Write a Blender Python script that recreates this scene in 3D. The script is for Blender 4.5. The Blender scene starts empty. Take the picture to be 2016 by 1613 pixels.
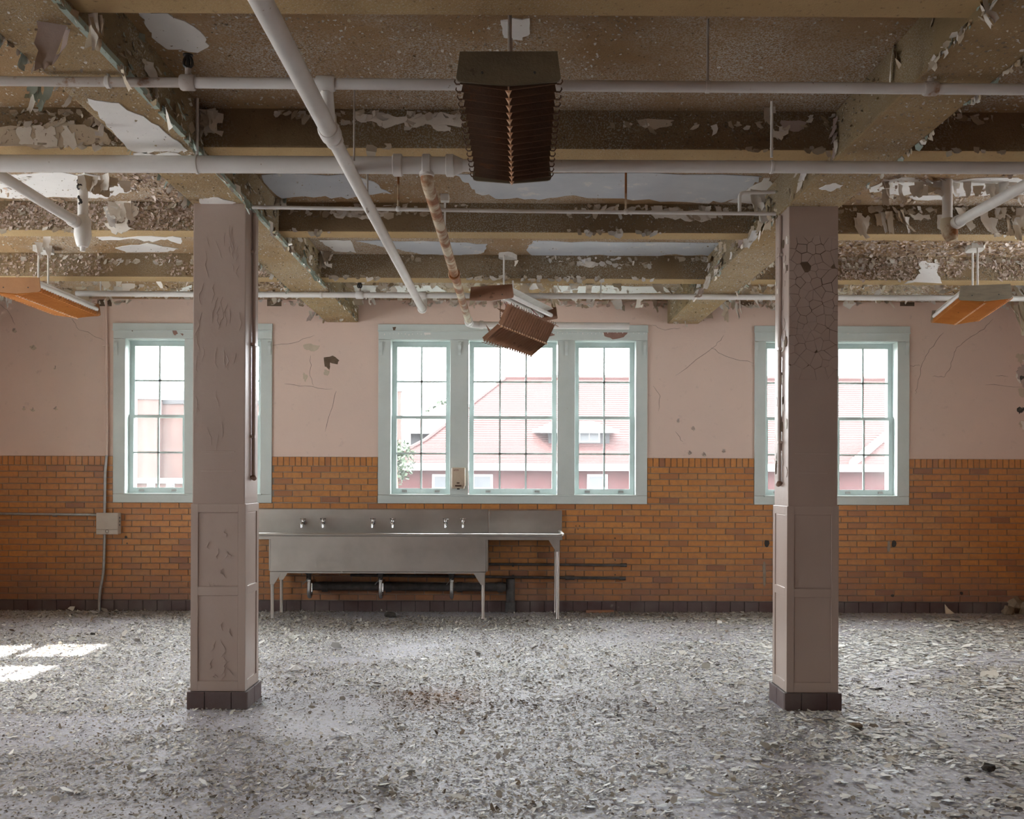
import bpy, bmesh, math, random
import numpy as np
from mathutils import Vector, Matrix, Euler

random.seed(7)
rng = np.random.default_rng(11)
SC = bpy.context.scene
COL = SC.collection

# ------------------------------------------------------------------ camera
CAM_H = 1.444
FPX = 1960.0                      # focal length in pixels of the 2016-wide frame (35 mm lens)
HZ = 948.0                        # image row of the horizon
cam_data = bpy.data.cameras.new('camera')
cam_data.sensor_width = 36.0
cam_data.lens = FPX / 2016.0 * 36.0
cam_data.shift_y = (HZ - 806.5) / 2016.0
cam_data.clip_end = 400
cam = bpy.data.objects.new('camera', cam_data)
COL.objects.link(cam)
CAM_R = (Matrix.Rotation(math.radians(-0.3), 3, 'Z') @ Matrix.Rotation(math.radians(90), 3, 'X')
         @ Matrix.Rotation(math.radians(0.2), 3, 'Z'))
cam.matrix_world = Matrix.Translation((0, 0, CAM_H)) @ CAM_R.to_4x4()
SC.camera = cam

# ------------------------------------------------------------------ world, sun, exposure
SKY = 9.0
SUN = 11.0
world = bpy.data.worlds.new('sky')
SC.world = world
world.use_nodes = True
_bg = world.node_tree.nodes['Background']
_bg.inputs[0].default_value = (0.95, 0.975, 1.0, 1)
_bg.inputs[1].default_value = SKY
sun_data = bpy.data.lights.new('sun', 'SUN')
sun_data.energy = SUN
sun_data.angle = math.radians(0.6)
sun_data.color = (1.0, 0.95, 0.86)
sun = bpy.data.objects.new('sun', sun_data)
COL.objects.link(sun)
SUN_DIR = Vector((0.70, 0.08, -0.76))
sun.rotation_euler = SUN_DIR.to_track_quat('-Z', 'Y').to_euler()
sun.location = (-20, -5, 30)

SC.view_settings.view_transform = 'Standard'
SC.view_settings.look = 'None'
SC.view_settings.gamma = 1.0
SC.view_settings.use_curve_mapping = False
SC.view_settings.exposure = 1.5
SC.cycles.use_denoising = True
SC.cycles.max_bounces = 10
SC.cycles.diffuse_bounces = 6
SC.cycles.transparent_max_bounces = 16
SC.cycles.caustics_reflective = False
SC.cycles.caustics_refractive = False
SC.cycles.sample_clamp_indirect = 6.0

# room dimensions
YW = 11.01          # inner face of the window wall
XL, XR = -5.9, 5.82
YR = -4.0
ZC = CAM_H + 2.0    # slab underside
ZBEAM = CAM_H + 1.79
ZGIRD = CAM_H + 1.75
YCOL = 6.29

def portal(name, loc, rot, sx, sz):
    d = bpy.data.lights.new(name, 'AREA')
    d.shape = 'RECTANGLE'; d.size = sx; d.size_y = sz
    d.cycles.is_portal = True
    o = bpy.data.objects.new(name, d); COL.objects.link(o)
    o.location = loc; o.rotation_euler = rot
    return o
PI = math.pi

# ------------------------------------------------------------------ picture-to-place helpers (real depths)
def ray(px, py):
    return CAM_R @ Vector(((px - 1008.0) / FPX, -(py - HZ) / FPX, -1.0))
def P(px, py, Y):
    d = ray(px, py); t = Y / d.y
    return Vector((0, 0, CAM_H)) + d * t
def PZ(px, py, Z):
    d = ray(px, py); t = (Z - CAM_H) / d.z
    return Vector((0, 0, CAM_H)) + d * t
def PX(px, py, X):
    d = ray(px, py); t = X / d.x
    return Vector((0, 0, CAM_H)) + d * t

# ------------------------------------------------------------------ object helpers
class MB:
    def __init__(s):
        s.v = []; s.f = []; s.t = []
    def add(s, verts, faces, tone=0.0):
        b = len(s.v)
        s.v.extend([tuple(p) for p in verts])
        for fc in faces:
            s.f.append(tuple(b + i for i in fc)); s.t.append(tone)
        return s
    def box(s, a, b, tone=0.0):
        (x0, y0, z0), (x1, y1, z1) = a, b
        if x0 > x1: x0, x1 = x1, x0
        if y0 > y1: y0, y1 = y1, y0
        if z0 > z1: z0, z1 = z1, z0
        return s.add([(x0,y0,z0),(x1,y0,z0),(x1,y1,z0),(x0,y1,z0),(x0,y0,z1),(x1,y0,z1),(x1,y1,z1),(x0,y1,z1)],
                     [(0,3,2,1),(4,5,6,7),(0,1,5,4),(1,2,6,5),(2,3,7,6),(3,0,4,7)], tone)
    def cbox(s, a, b, c, tone=0.0):
        """box with chamfered vertical and horizontal edges (all 12 edges)"""
        bm = bmesh.new()
        bmesh.ops.create_cube(bm, size=1.0)
        A = Vector(a); B = Vector(b)
        for v in bm.verts:
            v.co = Vector(((A.x+B.x)/2 + v.co.x*abs(B.x-A.x), (A.y+B.y)/2 + v.co.y*abs(B.y-A.y), (A.z+B.z)/2 + v.co.z*abs(B.z-A.z)))
        bmesh.ops.bevel(bm, geom=list(bm.edges), offset=c, segments=2, affect='EDGES', profile=0.6)
        bm.verts.index_update()
        vs = [v.co.copy() for v in bm.verts]; fs = [[v.index for v in f.verts] for f in bm.faces]
        bm.free()
        return s.add(vs, fs, tone)
    def prism(s, poly, off, tone=0.0):
        """poly: list of 3D points, off: extrusion vector"""
        n = len(poly); off = Vector(off)
        A = [Vector(p) for p in poly]; B = [p + off for p in A]
        fs = [tuple(range(n)), tuple(range(2*n-1, n-1, -1))]
        for i in range(n):
            j = (i+1) % n
            fs.append((i, n+i, n+j, j))
        return s.add(A+B, fs, tone)
    def tube(s, pts, r, seg=12, caps=True, tone=0.0):
        pts = [Vector(p) for p in pts]; n = len(pts)
        rs = r if isinstance(r, (list, tuple)) else [r]*n
        rings = []
        prev = None
        for i, p in enumerate(pts):
            if i == 0: d = pts[1]-p
            elif i == n-1: d = p-pts[i-1]
            else: d = (pts[i+1]-p).normalized() + (p-pts[i-1]).normalized()
            if d.length < 1e-9: d = Vector((0,0,1))
            d.normalize()
            if prev is None:
                up = Vector((0,0,1)) if abs(d.z) < 0.9 else Vector((0,1,0))
                a = d.cross(up).normalized()
            else:
                a = prev - d*prev.dot(d)
                if a.length < 1e-6: a = d.cross(Vector((0,0,1)))
                a.normalize()
            prev = a
            b = d.cross(a)
            rings.append([p + (a*math.cos(2*PI*k/seg) + b*math.sin(2*PI*k/seg))*rs[i] for k in range(seg)])
        vs = [v for rg in rings for v in rg]; fs = []
        for i in range(n-1):
            for k in range(seg):
                k2 = (k+1) % seg
                fs.append((i*seg+k, i*seg+k2, (i+1)*seg+k2, (i+1)*seg+k))
        if caps:
            fs.append(tuple(range(seg-1, -1, -1))); fs.append(tuple((n-1)*seg+k for k in range(seg)))
        return s.add(vs, fs, tone)
    def mesh(s, name, mat=None, smooth=False, off=(0,0,0)):
        me = bpy.data.meshes.new(name)
        ox, oy, oz = off
        me.from_pydata([(x-ox, y-oy, z-oz) for x, y, z in s.v], [], s.f)
        if any(s.t):
            a = me.attributes.new('tone', 'FLOAT', 'FACE')
            a.data.foreach_set('value', s.t)
        if mat: me.materials.append(mat)
        if smooth:
            me.polygons.foreach_set('use_smooth', [True]*len(me.polygons))
            try: me.set_sharp_from_angle(angle=math.radians(40))
            except Exception: pass
        me.update()
        return me
    def build(s, name, mat=None, parent=None, smooth=False, local=False):
        off = (0,0,0)
        if parent is not None and not local:
            r = parent
            while r.parent: r = r.parent
            off = tuple(r.location)
        o = bpy.data.objects.new(name, s.mesh(name, mat, smooth, off))
        COL.objects.link(o)
        if parent is not None: o.parent = parent
        return o

def tag(o, label=None, cat=None, group=None, kind=None):
    if label: o['label'] = label
    if cat: o['category'] = cat
    if group: o['group'] = group
    if kind: o['kind'] = kind
    return o
def empty(name, loc=(0,0,0), rz=0.0):
    o = bpy.data.objects.new(name, None); COL.objects.link(o)
    o.empty_display_size = 0.1
    o.location = loc; o.rotation_euler = (0,0,rz)
    return o
def place(name, mesh, loc, parent=None, rot=(0,0,0), scale=(1,1,1)):
    o = bpy.data.objects.new(name, mesh); COL.objects.link(o)
    o.location = loc; o.rotation_euler = rot; o.scale = scale
    if parent is not None: o.parent = parent
    return o
def copy_tree(o, parent=None):
    c = o.copy(); COL.objects.link(c); c.parent = parent
    for ch in list(o.children): copy_tree(ch, c)
    return c
def arc(c, a, b, r, a0, a1, n=6):
    """points on an arc centred c in the plane of unit vectors a, b"""
    c = Vector(c); a = Vector(a); b = Vector(b)
    return [c + a*(r*math.cos(a0+(a1-a0)*i/n)) + b*(r*math.sin(a0+(a1-a0)*i/n)) for i in range(n+1)]
def bendpath(pts, r=0.06, n=5):
    """polyline with rounded corners"""
    pts = [Vector(p) for p in pts]; out = [pts[0]]
    for i in range(1, len(pts)-1):
        p = pts[i]; a = (pts[i-1]-p); b = (pts[i+1]-p)
        la, lb = a.length, b.length
        q = min(r, la*0.45, lb*0.45)
        A = p + a.normalized()*q; B = p + b.normalized()*q
        for k in range(n+1):
            t = k/n
            out.append(A*(1-t)**2 + p*2*t*(1-t) + B*t*t)
    out.append(pts[-1])
    return out
def jag(pts, amp, sub=3, rnd=random):
    """2D polygon with ragged edges"""
    out = []; n = len(pts)
    for i in range(n):
        a = pts[i]; b = pts[(i+1) % n]
        for k in range(sub):
            t = k/sub
            j = amp if k else amp*0.4
            out.append((a[0]+(b[0]-a[0])*t + rnd.uniform(-j, j), a[1]+(b[1]-a[1])*t + rnd.uniform(-j, j)))
    return out

# ------------------------------------------------------------------ materials
def _nt(name):
    m = bpy.data.materials.new(name); m.use_nodes = True
    nt = m.node_tree
    return m, nt, nt.nodes['Principled BSDF']
def _pos(nt, scale=(1,1,1)):
    g = nt.nodes.new('ShaderNodeNewGeometry')
    mp = nt.nodes.new('ShaderNodeMapping')
    mp.inputs['Scale'].default_value = scale
    nt.links.new(g.outputs['Position'], mp.inputs['Vector'])
    return mp.outputs['Vector']
def _noise(nt, vec, scale, detail=4, rough=0.6):
    n = nt.nodes.new('ShaderNodeTexNoise')
    n.inputs['Scale'].default_value = scale; n.inputs['Detail'].default_value = detail
    n.inputs['Roughness'].default_value = rough
    nt.links.new(vec, n.inputs['Vector'])
    return n.outputs['Fac']
def _ramp(nt, fac, stops, interp='LINEAR'):
    r = nt.nodes.new('ShaderNodeValToRGB'); r.color_ramp.interpolation = interp
    e = r.color_ramp.elements
    while len(e) > 1: e.remove(e[-1])
    e[0].position = stops[0][0]; e[0].color = tuple(stops[0][1]) + (1,) if len(stops[0][1]) == 3 else stops[0][1]
    for p, c in stops[1:]:
        x = e.new(p); x.color = tuple(c) + (1,) if len(c) == 3 else c
    nt.links.new(fac, r.inputs['Fac'])
    return r.outputs['Color']
def _mix(nt, fac, a, b):
    m = nt.nodes.new('ShaderNodeMix'); m.data_type = 'RGBA'
    for s, v in (('Factor', fac),):
        if isinstance(v, (int, float)): m.inputs[0].default_value = v
        else: nt.links.new(v, m.inputs[0])
    for idx, v in ((6, a), (7, b)):
        if isinstance(v, tuple): m.inputs[idx].default_value = v if len(v) == 4 else v + (1,)
        else: nt.links.new(v, m.inputs[idx])
    return m.outputs[2]
def _math(nt, op, a, b=None):
    m = nt.nodes.new('ShaderNodeMath'); m.operation = op
    for i, v in enumerate((a, b)):
        if v is None: continue
        if isinstance(v, (int, float)): m.inputs[i].default_value = v
        else: nt.links.new(v, m.inputs[i])
    return m.outputs[0]
def _bump(nt, bsdf, h, strength, dist):
    b = nt.nodes.new('ShaderNodeBump'); b.inputs['Strength'].default_value = strength; b.inputs['Distance'].default_value = dist
    nt.links.new(h, b.inputs['Height']); nt.links.new(b.outputs['Normal'], bsdf.inputs['Normal'])
BW = lambda a, b: [(a, (0,0,0)), (b, (1,1,1))]

def simple(name, col, col2=None, scale=4.0, rough=0.6, metal=0.0, bump=0.0, bscale=40.0, spots=None, spot_scale=8.0, spot_at=(0.62,0.66), stretch=(1,1,1), spec=0.5):
    """mottled surface: two tones by noise, optional spots of a third colour with ragged edges"""
    m, nt, b = _nt(name)
    v = _pos(nt, stretch)
    c = None
    if col2:
        c = _mix(nt, _ramp(nt, _noise(nt, v, scale, 5), BW(0.35, 0.68)), col, col2)
    if spots:
        base = c if c is not None else col
        c = _mix(nt, _ramp(nt, _noise(nt, v, spot_scale, 6, 0.65), BW(*spot_at)), base, spots)
    if c is not None: nt.links.new(c, b.inputs['Base Color'])
    else: b.inputs['Base Color'].default_value = col + (1,)
    b.inputs['Roughness'].default_value = rough; b.inputs['Metallic'].default_value = metal
    b.inputs['Specular IOR Level'].default_value = spec
    if bump: _bump(nt, b, _noise(nt, v, bscale, 5, 0.7), bump, 0.01)
    return m

M = {}
# pink plaster of the walls
m, nt, b = _nt('pink_plaster'); v = _pos(nt)
c = _mix(nt, _ramp(nt, _noise(nt, v, 1.1, 5, 0.6), BW(0.3, 0.75)), (0.73, 0.555, 0.47), (0.67, 0.515, 0.44))
c = _mix(nt, _ramp(nt, _noise(nt, v, 9.0, 6, 0.7), [(0.60,(0,0,0)), (0.78,(0.5,0.5,0.5))]), c, (0.40, 0.30, 0.27))
nt.links.new(c, b.inputs['Base Color']); b.inputs['Roughness'].default_value = 0.62
_bump(nt, b, _noise(nt, v, 14, 6, 0.65), 0.25, 0.01); M['pink'] = m
# glazed brick: tone attribute picks the colour of each brick
m, nt, b = _nt('glazed_brick'); v = _pos(nt)
at = nt.nodes.new('ShaderNodeAttribute'); at.attribute_name = 'tone'
c = _ramp(nt, at.outputs['Fac'], [(0.0,(0.50,0.205,0.055)), (0.25,(0.56,0.24,0.065)), (0.45,(0.45,0.17,0.045)), (0.65,(0.52,0.25,0.085)), (0.82,(0.40,0.165,0.06)), (1.0,(0.29,0.125,0.065))])
c = _mix(nt, _ramp(nt, _noise(nt, v, 22, 5, 0.6), BW(0.42, 0.8)), c, (0.36, 0.15, 0.06))
sep = nt.nodes.new('ShaderNodeSeparateXYZ'); nt.links.new(v, sep.inputs[0])
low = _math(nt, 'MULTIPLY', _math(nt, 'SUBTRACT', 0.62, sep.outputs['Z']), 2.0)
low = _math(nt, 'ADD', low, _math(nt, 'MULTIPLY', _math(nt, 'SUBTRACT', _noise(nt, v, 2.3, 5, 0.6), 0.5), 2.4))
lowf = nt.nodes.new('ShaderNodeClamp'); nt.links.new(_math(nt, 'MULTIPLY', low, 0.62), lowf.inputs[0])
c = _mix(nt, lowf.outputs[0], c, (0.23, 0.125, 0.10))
c = _mix(nt, _ramp(nt, _noise(nt, v, 60, 3, 0.5), BW(0.72, 0.76)), c, (0.55, 0.48, 0.40))
nt.links.new(c, b.inputs['Base Color']); b.inputs['Roughness'].default_value = 0.42
_bump(nt, b, _noise(nt, v, 45, 4, 0.6), 0.12, 0.01); M['brick'] = m
M['mortar'] = simple('mortar', (0.27,0.22,0.17), (0.36,0.30,0.25), 6, 0.9, bump=0.4, bscale=120)
M['base_tile'] = simple('maroon_base_tile', (0.085,0.045,0.045), (0.15,0.12,0.115), 2.2, 0.5, bump=0.15, spots=(0.25,0.22,0.2), spot_scale=9, spot_at=(0.66,0.74))
M['base_dirt'] = simple('base_joint', (0.06,0.05,0.045), (0.12,0.1,0.09), 9, 0.9)
M['win'] = simple('pale_green_window_paint', (0.56,0.615,0.595), (0.62,0.67,0.65), 3, 0.45, bump=0.12, bscale=50, spots=(0.20,0.16,0.13), spot_scale=13, spot_at=(0.74,0.755))
M['winflake'] = simple('bare_wood', (0.24,0.13,0.105), (0.32,0.19,0.15), 12, 0.8)
M['sash'] = simple('sash_paint', (0.52,0.60,0.59), (0.46,0.54,0.53), 5, 0.4, bump=0.1)
# concrete of slab, beams, girders : bare sandy coat, speckled
def concrete(name, a, b_, speck, dark, sp=(0.60,0.68), sc=1.0, bstr=0.8):
    m, nt, b = _nt(name); v = _pos(nt)
    c = _mix(nt, _ramp(nt, _noise(nt, v, 1.6*sc, 6, 0.62), BW(0.36, 0.66)), a, b_)
    big = _ramp(nt, _noise(nt, v, 0.9*sc, 3, 0.6), BW(0.42, 0.60))
    fine = _ramp(nt, _noise(nt, v, 120*sc, 2, 0.5), BW(*sp))
    mul = nt.nodes.new('ShaderNodeMix'); mul.data_type = 'RGBA'; mul.blend_type = 'MULTIPLY'; mul.inputs[0].default_value = 1
    nt.links.new(big, mul.inputs[6]); nt.links.new(fine, mul.inputs[7])
    c = _mix(nt, mul.outputs[2], c, speck)
    c = _mix(nt, _ramp(nt, _noise(nt, v, 38*sc, 5, 0.7), BW(0.60, 0.70)), c, dark)
    nt.links.new(c, b.inputs['Base Color']); b.inputs['Roughness'].default_value = 0.85
    b.inputs['Specular IOR Level'].default_value = 0.25
    _bump(nt, b, _noise(nt, v, 70*sc, 5, 0.75), bstr, 0.012)
    return m
M['slab'] = concrete('bare_brown_slab', (0.41,0.26,0.13), (0.34,0.215,0.11), (0.60,0.55,0.48), (0.13,0.085,0.05), (0.46,0.56))
M['beam'] = concrete('sandy_beam', (0.53,0.37,0.185), (0.45,0.31,0.15), (0.58,0.50,0.38), (0.22,0.155,0.08), (0.55,0.66), 1.0, 0.6)
M['girder'] = concrete('sandy_girder', (0.48,0.335,0.17), (0.37,0.25,0.125), (0.56,0.52,0.44), (0.20,0.15,0.09), (0.52,0.62), 1.3, 0.8)
M['beam_side'] = concrete('shaded_stained_beam_side', (0.25,0.17,0.09), (0.185,0.125,0.068), (0.36,0.34,0.28), (0.12,0.085,0.05), (0.50,0.60), 1.0, 0.6)  # front and back faces: residue stain, with their shade painted in as darker colour
M['girder_side'] = concrete('shaded_stained_girder_side', (0.34,0.245,0.125), (0.25,0.18,0.095), (0.50,0.46,0.38), (0.14,0.10,0.06), (0.50,0.60), 1.3, 0.8)  # girder flanks: stain plus some of their shade put into the colour
M['patch_white'] = simple('white_plaster', (0.84,0.82,0.79), (0.76,0.74,0.72), 3, 0.75, bump=0.1)
M['patch_blue'] = simple('blue_grey_plaster', (0.50,0.53,0.58), (0.60,0.62,0.65), 2.5, 0.7, bump=0.15, spots=(0.70,0.69,0.68), spot_scale=5, spot_at=(0.6,0.63))
M['patch_pink'] = concrete('pinkish_residue', (0.50,0.385,0.31), (0.42,0.31,0.235), (0.72,0.65,0.58), (0.24,0.165,0.10), (0.46,0.58), 1.6, 1.0)
M['flake'] = simple('peeling_paint', (0.80,0.75,0.68), (0.70,0.64,0.56), 7, 0.65, bump=0.15)
M['flake_tan'] = simple('peeling_paint_tan', (0.60,0.50,0.37), (0.50,0.41,0.31), 7, 0.7, bump=0.15)
M['flake_teal'] = simple('peeling_paint_teal', (0.34,0.41,0.36), (0.42,0.47,0.42), 7, 0.6, bump=0.15)
M['flake_mauve'] = simple('peeling_paint_mauve', (0.42,0.33,0.29), (0.50,0.40,0.36), 7, 0.6, bump=0.15)
M['col'] = simple('mauve_column_paint', (0.46,0.365,0.315), (0.42,0.33,0.285), 2, 0.30, bump=0.12, spec=0.6, bscale=22, spots=(0.24,0.17,0.13), spot_scale=16, spot_at=(0.77,0.78))
M['col_panel'] = simple('mauve_panel_paint', (0.485,0.39,0.34), (0.445,0.355,0.305), 2, 0.30, bump=0.10, spec=0.6, bscale=25, spots=(0.2,0.14,0.11), spot_scale=14, spot_at=(0.77,0.78))
M['gap'] = simple('dark_substrate', (0.10,0.065,0.04), (0.17,0.12,0.08), 10, 0.9)
M['floor'] = None
m, nt, b = _nt('lavender_floor'); v = _pos(nt)
c = _mix(nt, _ramp(nt, _noise(nt, v, 0.9, 5, 0.6), BW(0.35, 0.7)), (0.44,0.435,0.50), (0.37,0.36,0.385))
c = _mix(nt, _ramp(nt, _noise(nt, v, 34, 5, 0.7), BW(0.50, 0.64)), c, (0.27,0.235,0.19))
vd = nt.nodes.new('ShaderNodeVectorMath'); vd.operation = 'DISTANCE'; vd.inputs[1].default_value = (-0.46, 6.6, 0)
mp2 = nt.nodes.new('ShaderNodeMapping'); nt.links.new(v, mp2.inputs['Vector']); nt.links.new(mp2.outputs['Vector'], vd.inputs[0])
rs_ = _math(nt, 'ADD', vd.outputs['Value'], _math(nt, 'MULTIPLY', _noise(nt, v, 7, 5, 0.7), 0.5))
c = _mix(nt, _ramp(nt, rs_, [(0.30,(0.85,0.85,0.85)), (0.72,(0,0,0))]), c, (0.24,0.12,0.05))
nt.links.new(c, b.inputs['Base Color'])
nt.links.new(_math(nt, 'ADD', 0.28, _math(nt, 'MULTIPLY', _noise(nt, v, 30, 4), 0.5)), b.inputs['Roughness'])
_bump(nt, b, _noise(nt, v, 60, 5, 0.7), 0.35, 0.008); M['floor'] = m
m, nt, b = _nt('paint_chips')
at = nt.nodes.new('ShaderNodeAttribute'); at.attribute_name = 'chip_colour'
nt.links.new(at.outputs['Color'], b.inputs['Base Color']); b.inputs['Roughness'].default_value = 0.55; M['chips'] = m
# stainless steel
m, nt, b = _nt('stainless_steel'); v = _pos(nt, (1, 1, 1))
v2 = _pos(nt, (0.6, 3, 40))
c = _mix(nt, _ramp(nt, _noise(nt, v, 2.2, 5, 0.6), BW(0.35, 0.7)), (0.53,0.505,0.475), (0.42,0.40,0.375))
nt.links.new(c, b.inputs['Base Color']); b.inputs['Metallic'].default_value = 1.0
nt.links.new(_math(nt, 'ADD', 0.20, _math(nt, 'MULTIPLY', _noise(nt, v, 6, 5), 0.30)), b.inputs['Roughness'])
_bump(nt, b, _noise(nt, v2, 6, 3), 0.05, 0.01); M['steel'] = m
M['chrome'] = simple('chrome', (0.62,0.63,0.64), (0.5,0.5,0.5), 20, 0.18, 1.0)
M['iron'] = simple('black_iron_pipe', (0.045,0.042,0.042), (0.10,0.09,0.085), 14, 0.6, bump=0.3)
M['galv'] = simple('galvanised_conduit', (0.42,0.42,0.42), (0.33,0.32,0.30), 20, 0.42, 0.7)
M['pipe'] = simple('white_painted_pipe', (0.76,0.74,0.71), (0.69,0.66,0.625), 5, 0.45, bump=0.12, bscale=35, spots=(0.34,0.24,0.16), spot_scale=30, spot_at=(0.69,0.74))
M['pipe_dirty'] = simple('stained_sprinkler_pipe', (0.55,0.50,0.455), (0.47,0.41,0.36), 5, 0.5, bump=0.12, bscale=35, spots=(0.33,0.20,0.12), spot_scale=16, spot_at=(0.60,0.70))
M['rust_pipe'] = simple('rust_streaked_pipe', (0.60,0.53,0.40), (0.52,0.36,0.18), 4, 0.6, bump=0.7, bscale=28, spots=(0.25,0.08,0.012), spot_scale=4.0, spot_at=(0.42,0.54))
M['rust_dark'] = simple('dark_rusted_steel', (0.085,0.040,0.020), (0.125,0.062,0.032), 6, 0.6, bump=0.4, spots=(0.16,0.06,0.02), spot_scale=5)
M['rust_cap'] = simple('dark_brown_end_cap', (0.10,0.075,0.045), (0.14,0.105,0.06), 8, 0.6, bump=0.4, spots=(0.055,0.035,0.02), spot_scale=10)
M['rust_orange'] = simple('orange_rusted_steel', (0.50,0.19,0.035), (0.42,0.145,0.025), 5, 0.55, bump=0.3, spots=(0.20,0.07,0.02), spot_scale=22, spot_at=(0.66,0.70))
M['rust_brown'] = simple('brown_rusted_steel', (0.20,0.095,0.05), (0.26,0.13,0.08), 5, 0.35, bump=0.2, spots=(0.12,0.05,0.025), spot_scale=12)
M['cap_orange'] = simple('orange_brown_cap', (0.36,0.165,0.06), (0.29,0.13,0.05), 5, 0.6, bump=0.2)
M['cap_grey'] = simple('dusty_cap', (0.27,0.225,0.16), (0.20,0.165,0.12), 10, 0.7, bump=0.4, stretch=(1,1,4))
M['spine'] = simple('pale_rust_edge', (0.56,0.31,0.16), (0.45,0.22,0.10), 20, 0.5)
M['tube'] = simple('fluorescent_tube_glass', (0.78,0.78,0.77), (0.70,0.70,0.68), 8, 0.2)
M['canopy'] = simple('white_canopy', (0.70,0.68,0.64), (0.58,0.55,0.50), 9, 0.5)
M['rod'] = simple('hanger_rod', (0.50,0.46,0.42), (0.36,0.29,0.22), 9, 0.5, 0.2)
M['black'] = simple('black_fitting', (0.02,0.02,0.02), (0.04,0.035,0.03), 9, 0.4)
M['beige'] = simple('beige_plastic', (0.55,0.44,0.33), (0.50,0.40,0.30), 6, 0.4)
M['beige_dark'] = simple('brown_plastic', (0.12,0.07,0.045), (0.09,0.05,0.03), 6, 0.4)
M['boxpaint'] = simple('junction_box_paint', (0.50,0.43,0.36), (0.44,0.375,0.31), 7, 0.5, bump=0.15)
M['debris_dark'] = simple('dark_debris', (0.03,0.028,0.024), (0.07,0.06,0.05), 20, 0.9, bump=0.6)
M['debris_brown'] = simple('brown_debris', (0.20,0.15,0.10), (0.28,0.22,0.15), 20, 0.9, bump=0.6)
M['paper'] = simple('white_paper', (0.76,0.76,0.75), (0.66,0.66,0.66), 12, 0.8)
M['bead'] = simple('teal_corner_bead', (0.33,0.42,0.36), (0.40,0.47,0.41), 6, 0.5, spots=(0.33,0.25,0.15), spot_scale=10, spot_at=(0.56,0.6))
M['crack'] = simple('crack_line', (0.16,0.11,0.09), (0.22,0.16,0.13), 10, 0.9)
M['mould'] = simple('black_mould', (0.03,0.03,0.028), (0.13,0.12,0.10), 25, 0.95, bump=0.6)
M['wiring'] = simple('loose_wiring', (0.30,0.03,0.04), (0.08,0.07,0.05), 30, 0.5)
# dusty window glass: mostly clear, a film of dust that scatters daylight
m = bpy.data.materials.new('dusty_glass'); m.use_nodes = True; nt = m.node_tree
for n in list(nt.nodes):
    if n.type != 'OUTPUT_MATERIAL': nt.nodes.remove(n)
out = [n for n in nt.nodes if n.type == 'OUTPUT_MATERIAL'][0]
tr = nt.nodes.new('ShaderNodeBsdfTransparent'); tr.inputs[0].default_value = (0.86, 0.875, 0.88, 1)
tl = nt.nodes.new('ShaderNodeBsdfTranslucent'); tl.inputs[0].default_value = (0.85, 0.88, 0.9, 1)
gl = nt.nodes.new('ShaderNodeBsdfGlossy'); gl.inputs['Roughness'].default_value = 0.05
v = _pos(nt)
m1 = nt.nodes.new('ShaderNodeMixShader'); m2 = nt.nodes.new('ShaderNodeMixShader')
dust = _math(nt, 'ADD', 0.008, _math(nt, 'MULTIPLY', _noise(nt, v, 2.0, 5, 0.6), 0.024))
DUST_NODE = dust
nt.links.new(dust, m1.inputs[0]); nt.links.new(tr.outputs[0], m1.inputs[1]); nt.links.new(tl.outputs[0], m1.inputs[2])
m2.inputs[0].default_value = 0.03
nt.links.new(m1.outputs[0], m2.inputs[1]); nt.links.new(gl.outputs[0], m2.inputs[2]); nt.links.new(m2.outputs[0], out.inputs['Surface'])
M['glass'] = m
m = bpy.data.materials.new('clear_glass'); m.use_nodes = True; nt = m.node_tree
for n in list(nt.nodes):
    if n.type != 'OUTPUT_MATERIAL': nt.nodes.remove(n)
out = [n for n in nt.nodes if n.type == 'OUTPUT_MATERIAL'][0]
tr = nt.nodes.new('ShaderNodeBsdfTransparent'); nt.links.new(tr.outputs[0], out.inputs['Surface']); M['clear'] = m
# outdoors
M['roof'] = simple('red_roof_tile', (0.040,0.0125,0.011), (0.052,0.018,0.016), 1.2, 0.8, bump=0.2)
M['redbrick'] = simple('red_brick', (0.042,0.007,0.007), (0.034,0.006,0.006), 2.0, 0.85, bump=0.2)
M['palebrick'] = simple('pale_brick', (0.070,0.040,0.033), (0.060,0.033,0.028), 0.8, 0.85)
M['trim'] = simple('white_trim', (0.30,0.30,0.30), (0.26,0.26,0.26), 1, 0.6)
M['dormer'] = simple('grey_dormer_wall', (0.018,0.018,0.020), (0.028,0.026,0.028), 2, 0.8)
M['outglass'] = simple('dark_window_pane', (0.012,0.015,0.02), (0.02,0.025,0.03), 2, 0.3)
M['ground'] = simple('ground', (0.04,0.045,0.03), (0.05,0.05,0.042), 0.3, 0.9)
M['leaf'] = simple('tree_leaf', (0.016,0.030,0.011), (0.025,0.038,0.018), 3, 0.7)
M['bark'] = simple('bark', (0.13,0.09,0.06), (0.2,0.15,0.1), 8, 0.9)
M['bird'] = simple('bird_feathers', (0.12,0.12,0.14), (0.2,0.2,0.22), 20, 0.7)

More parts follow.
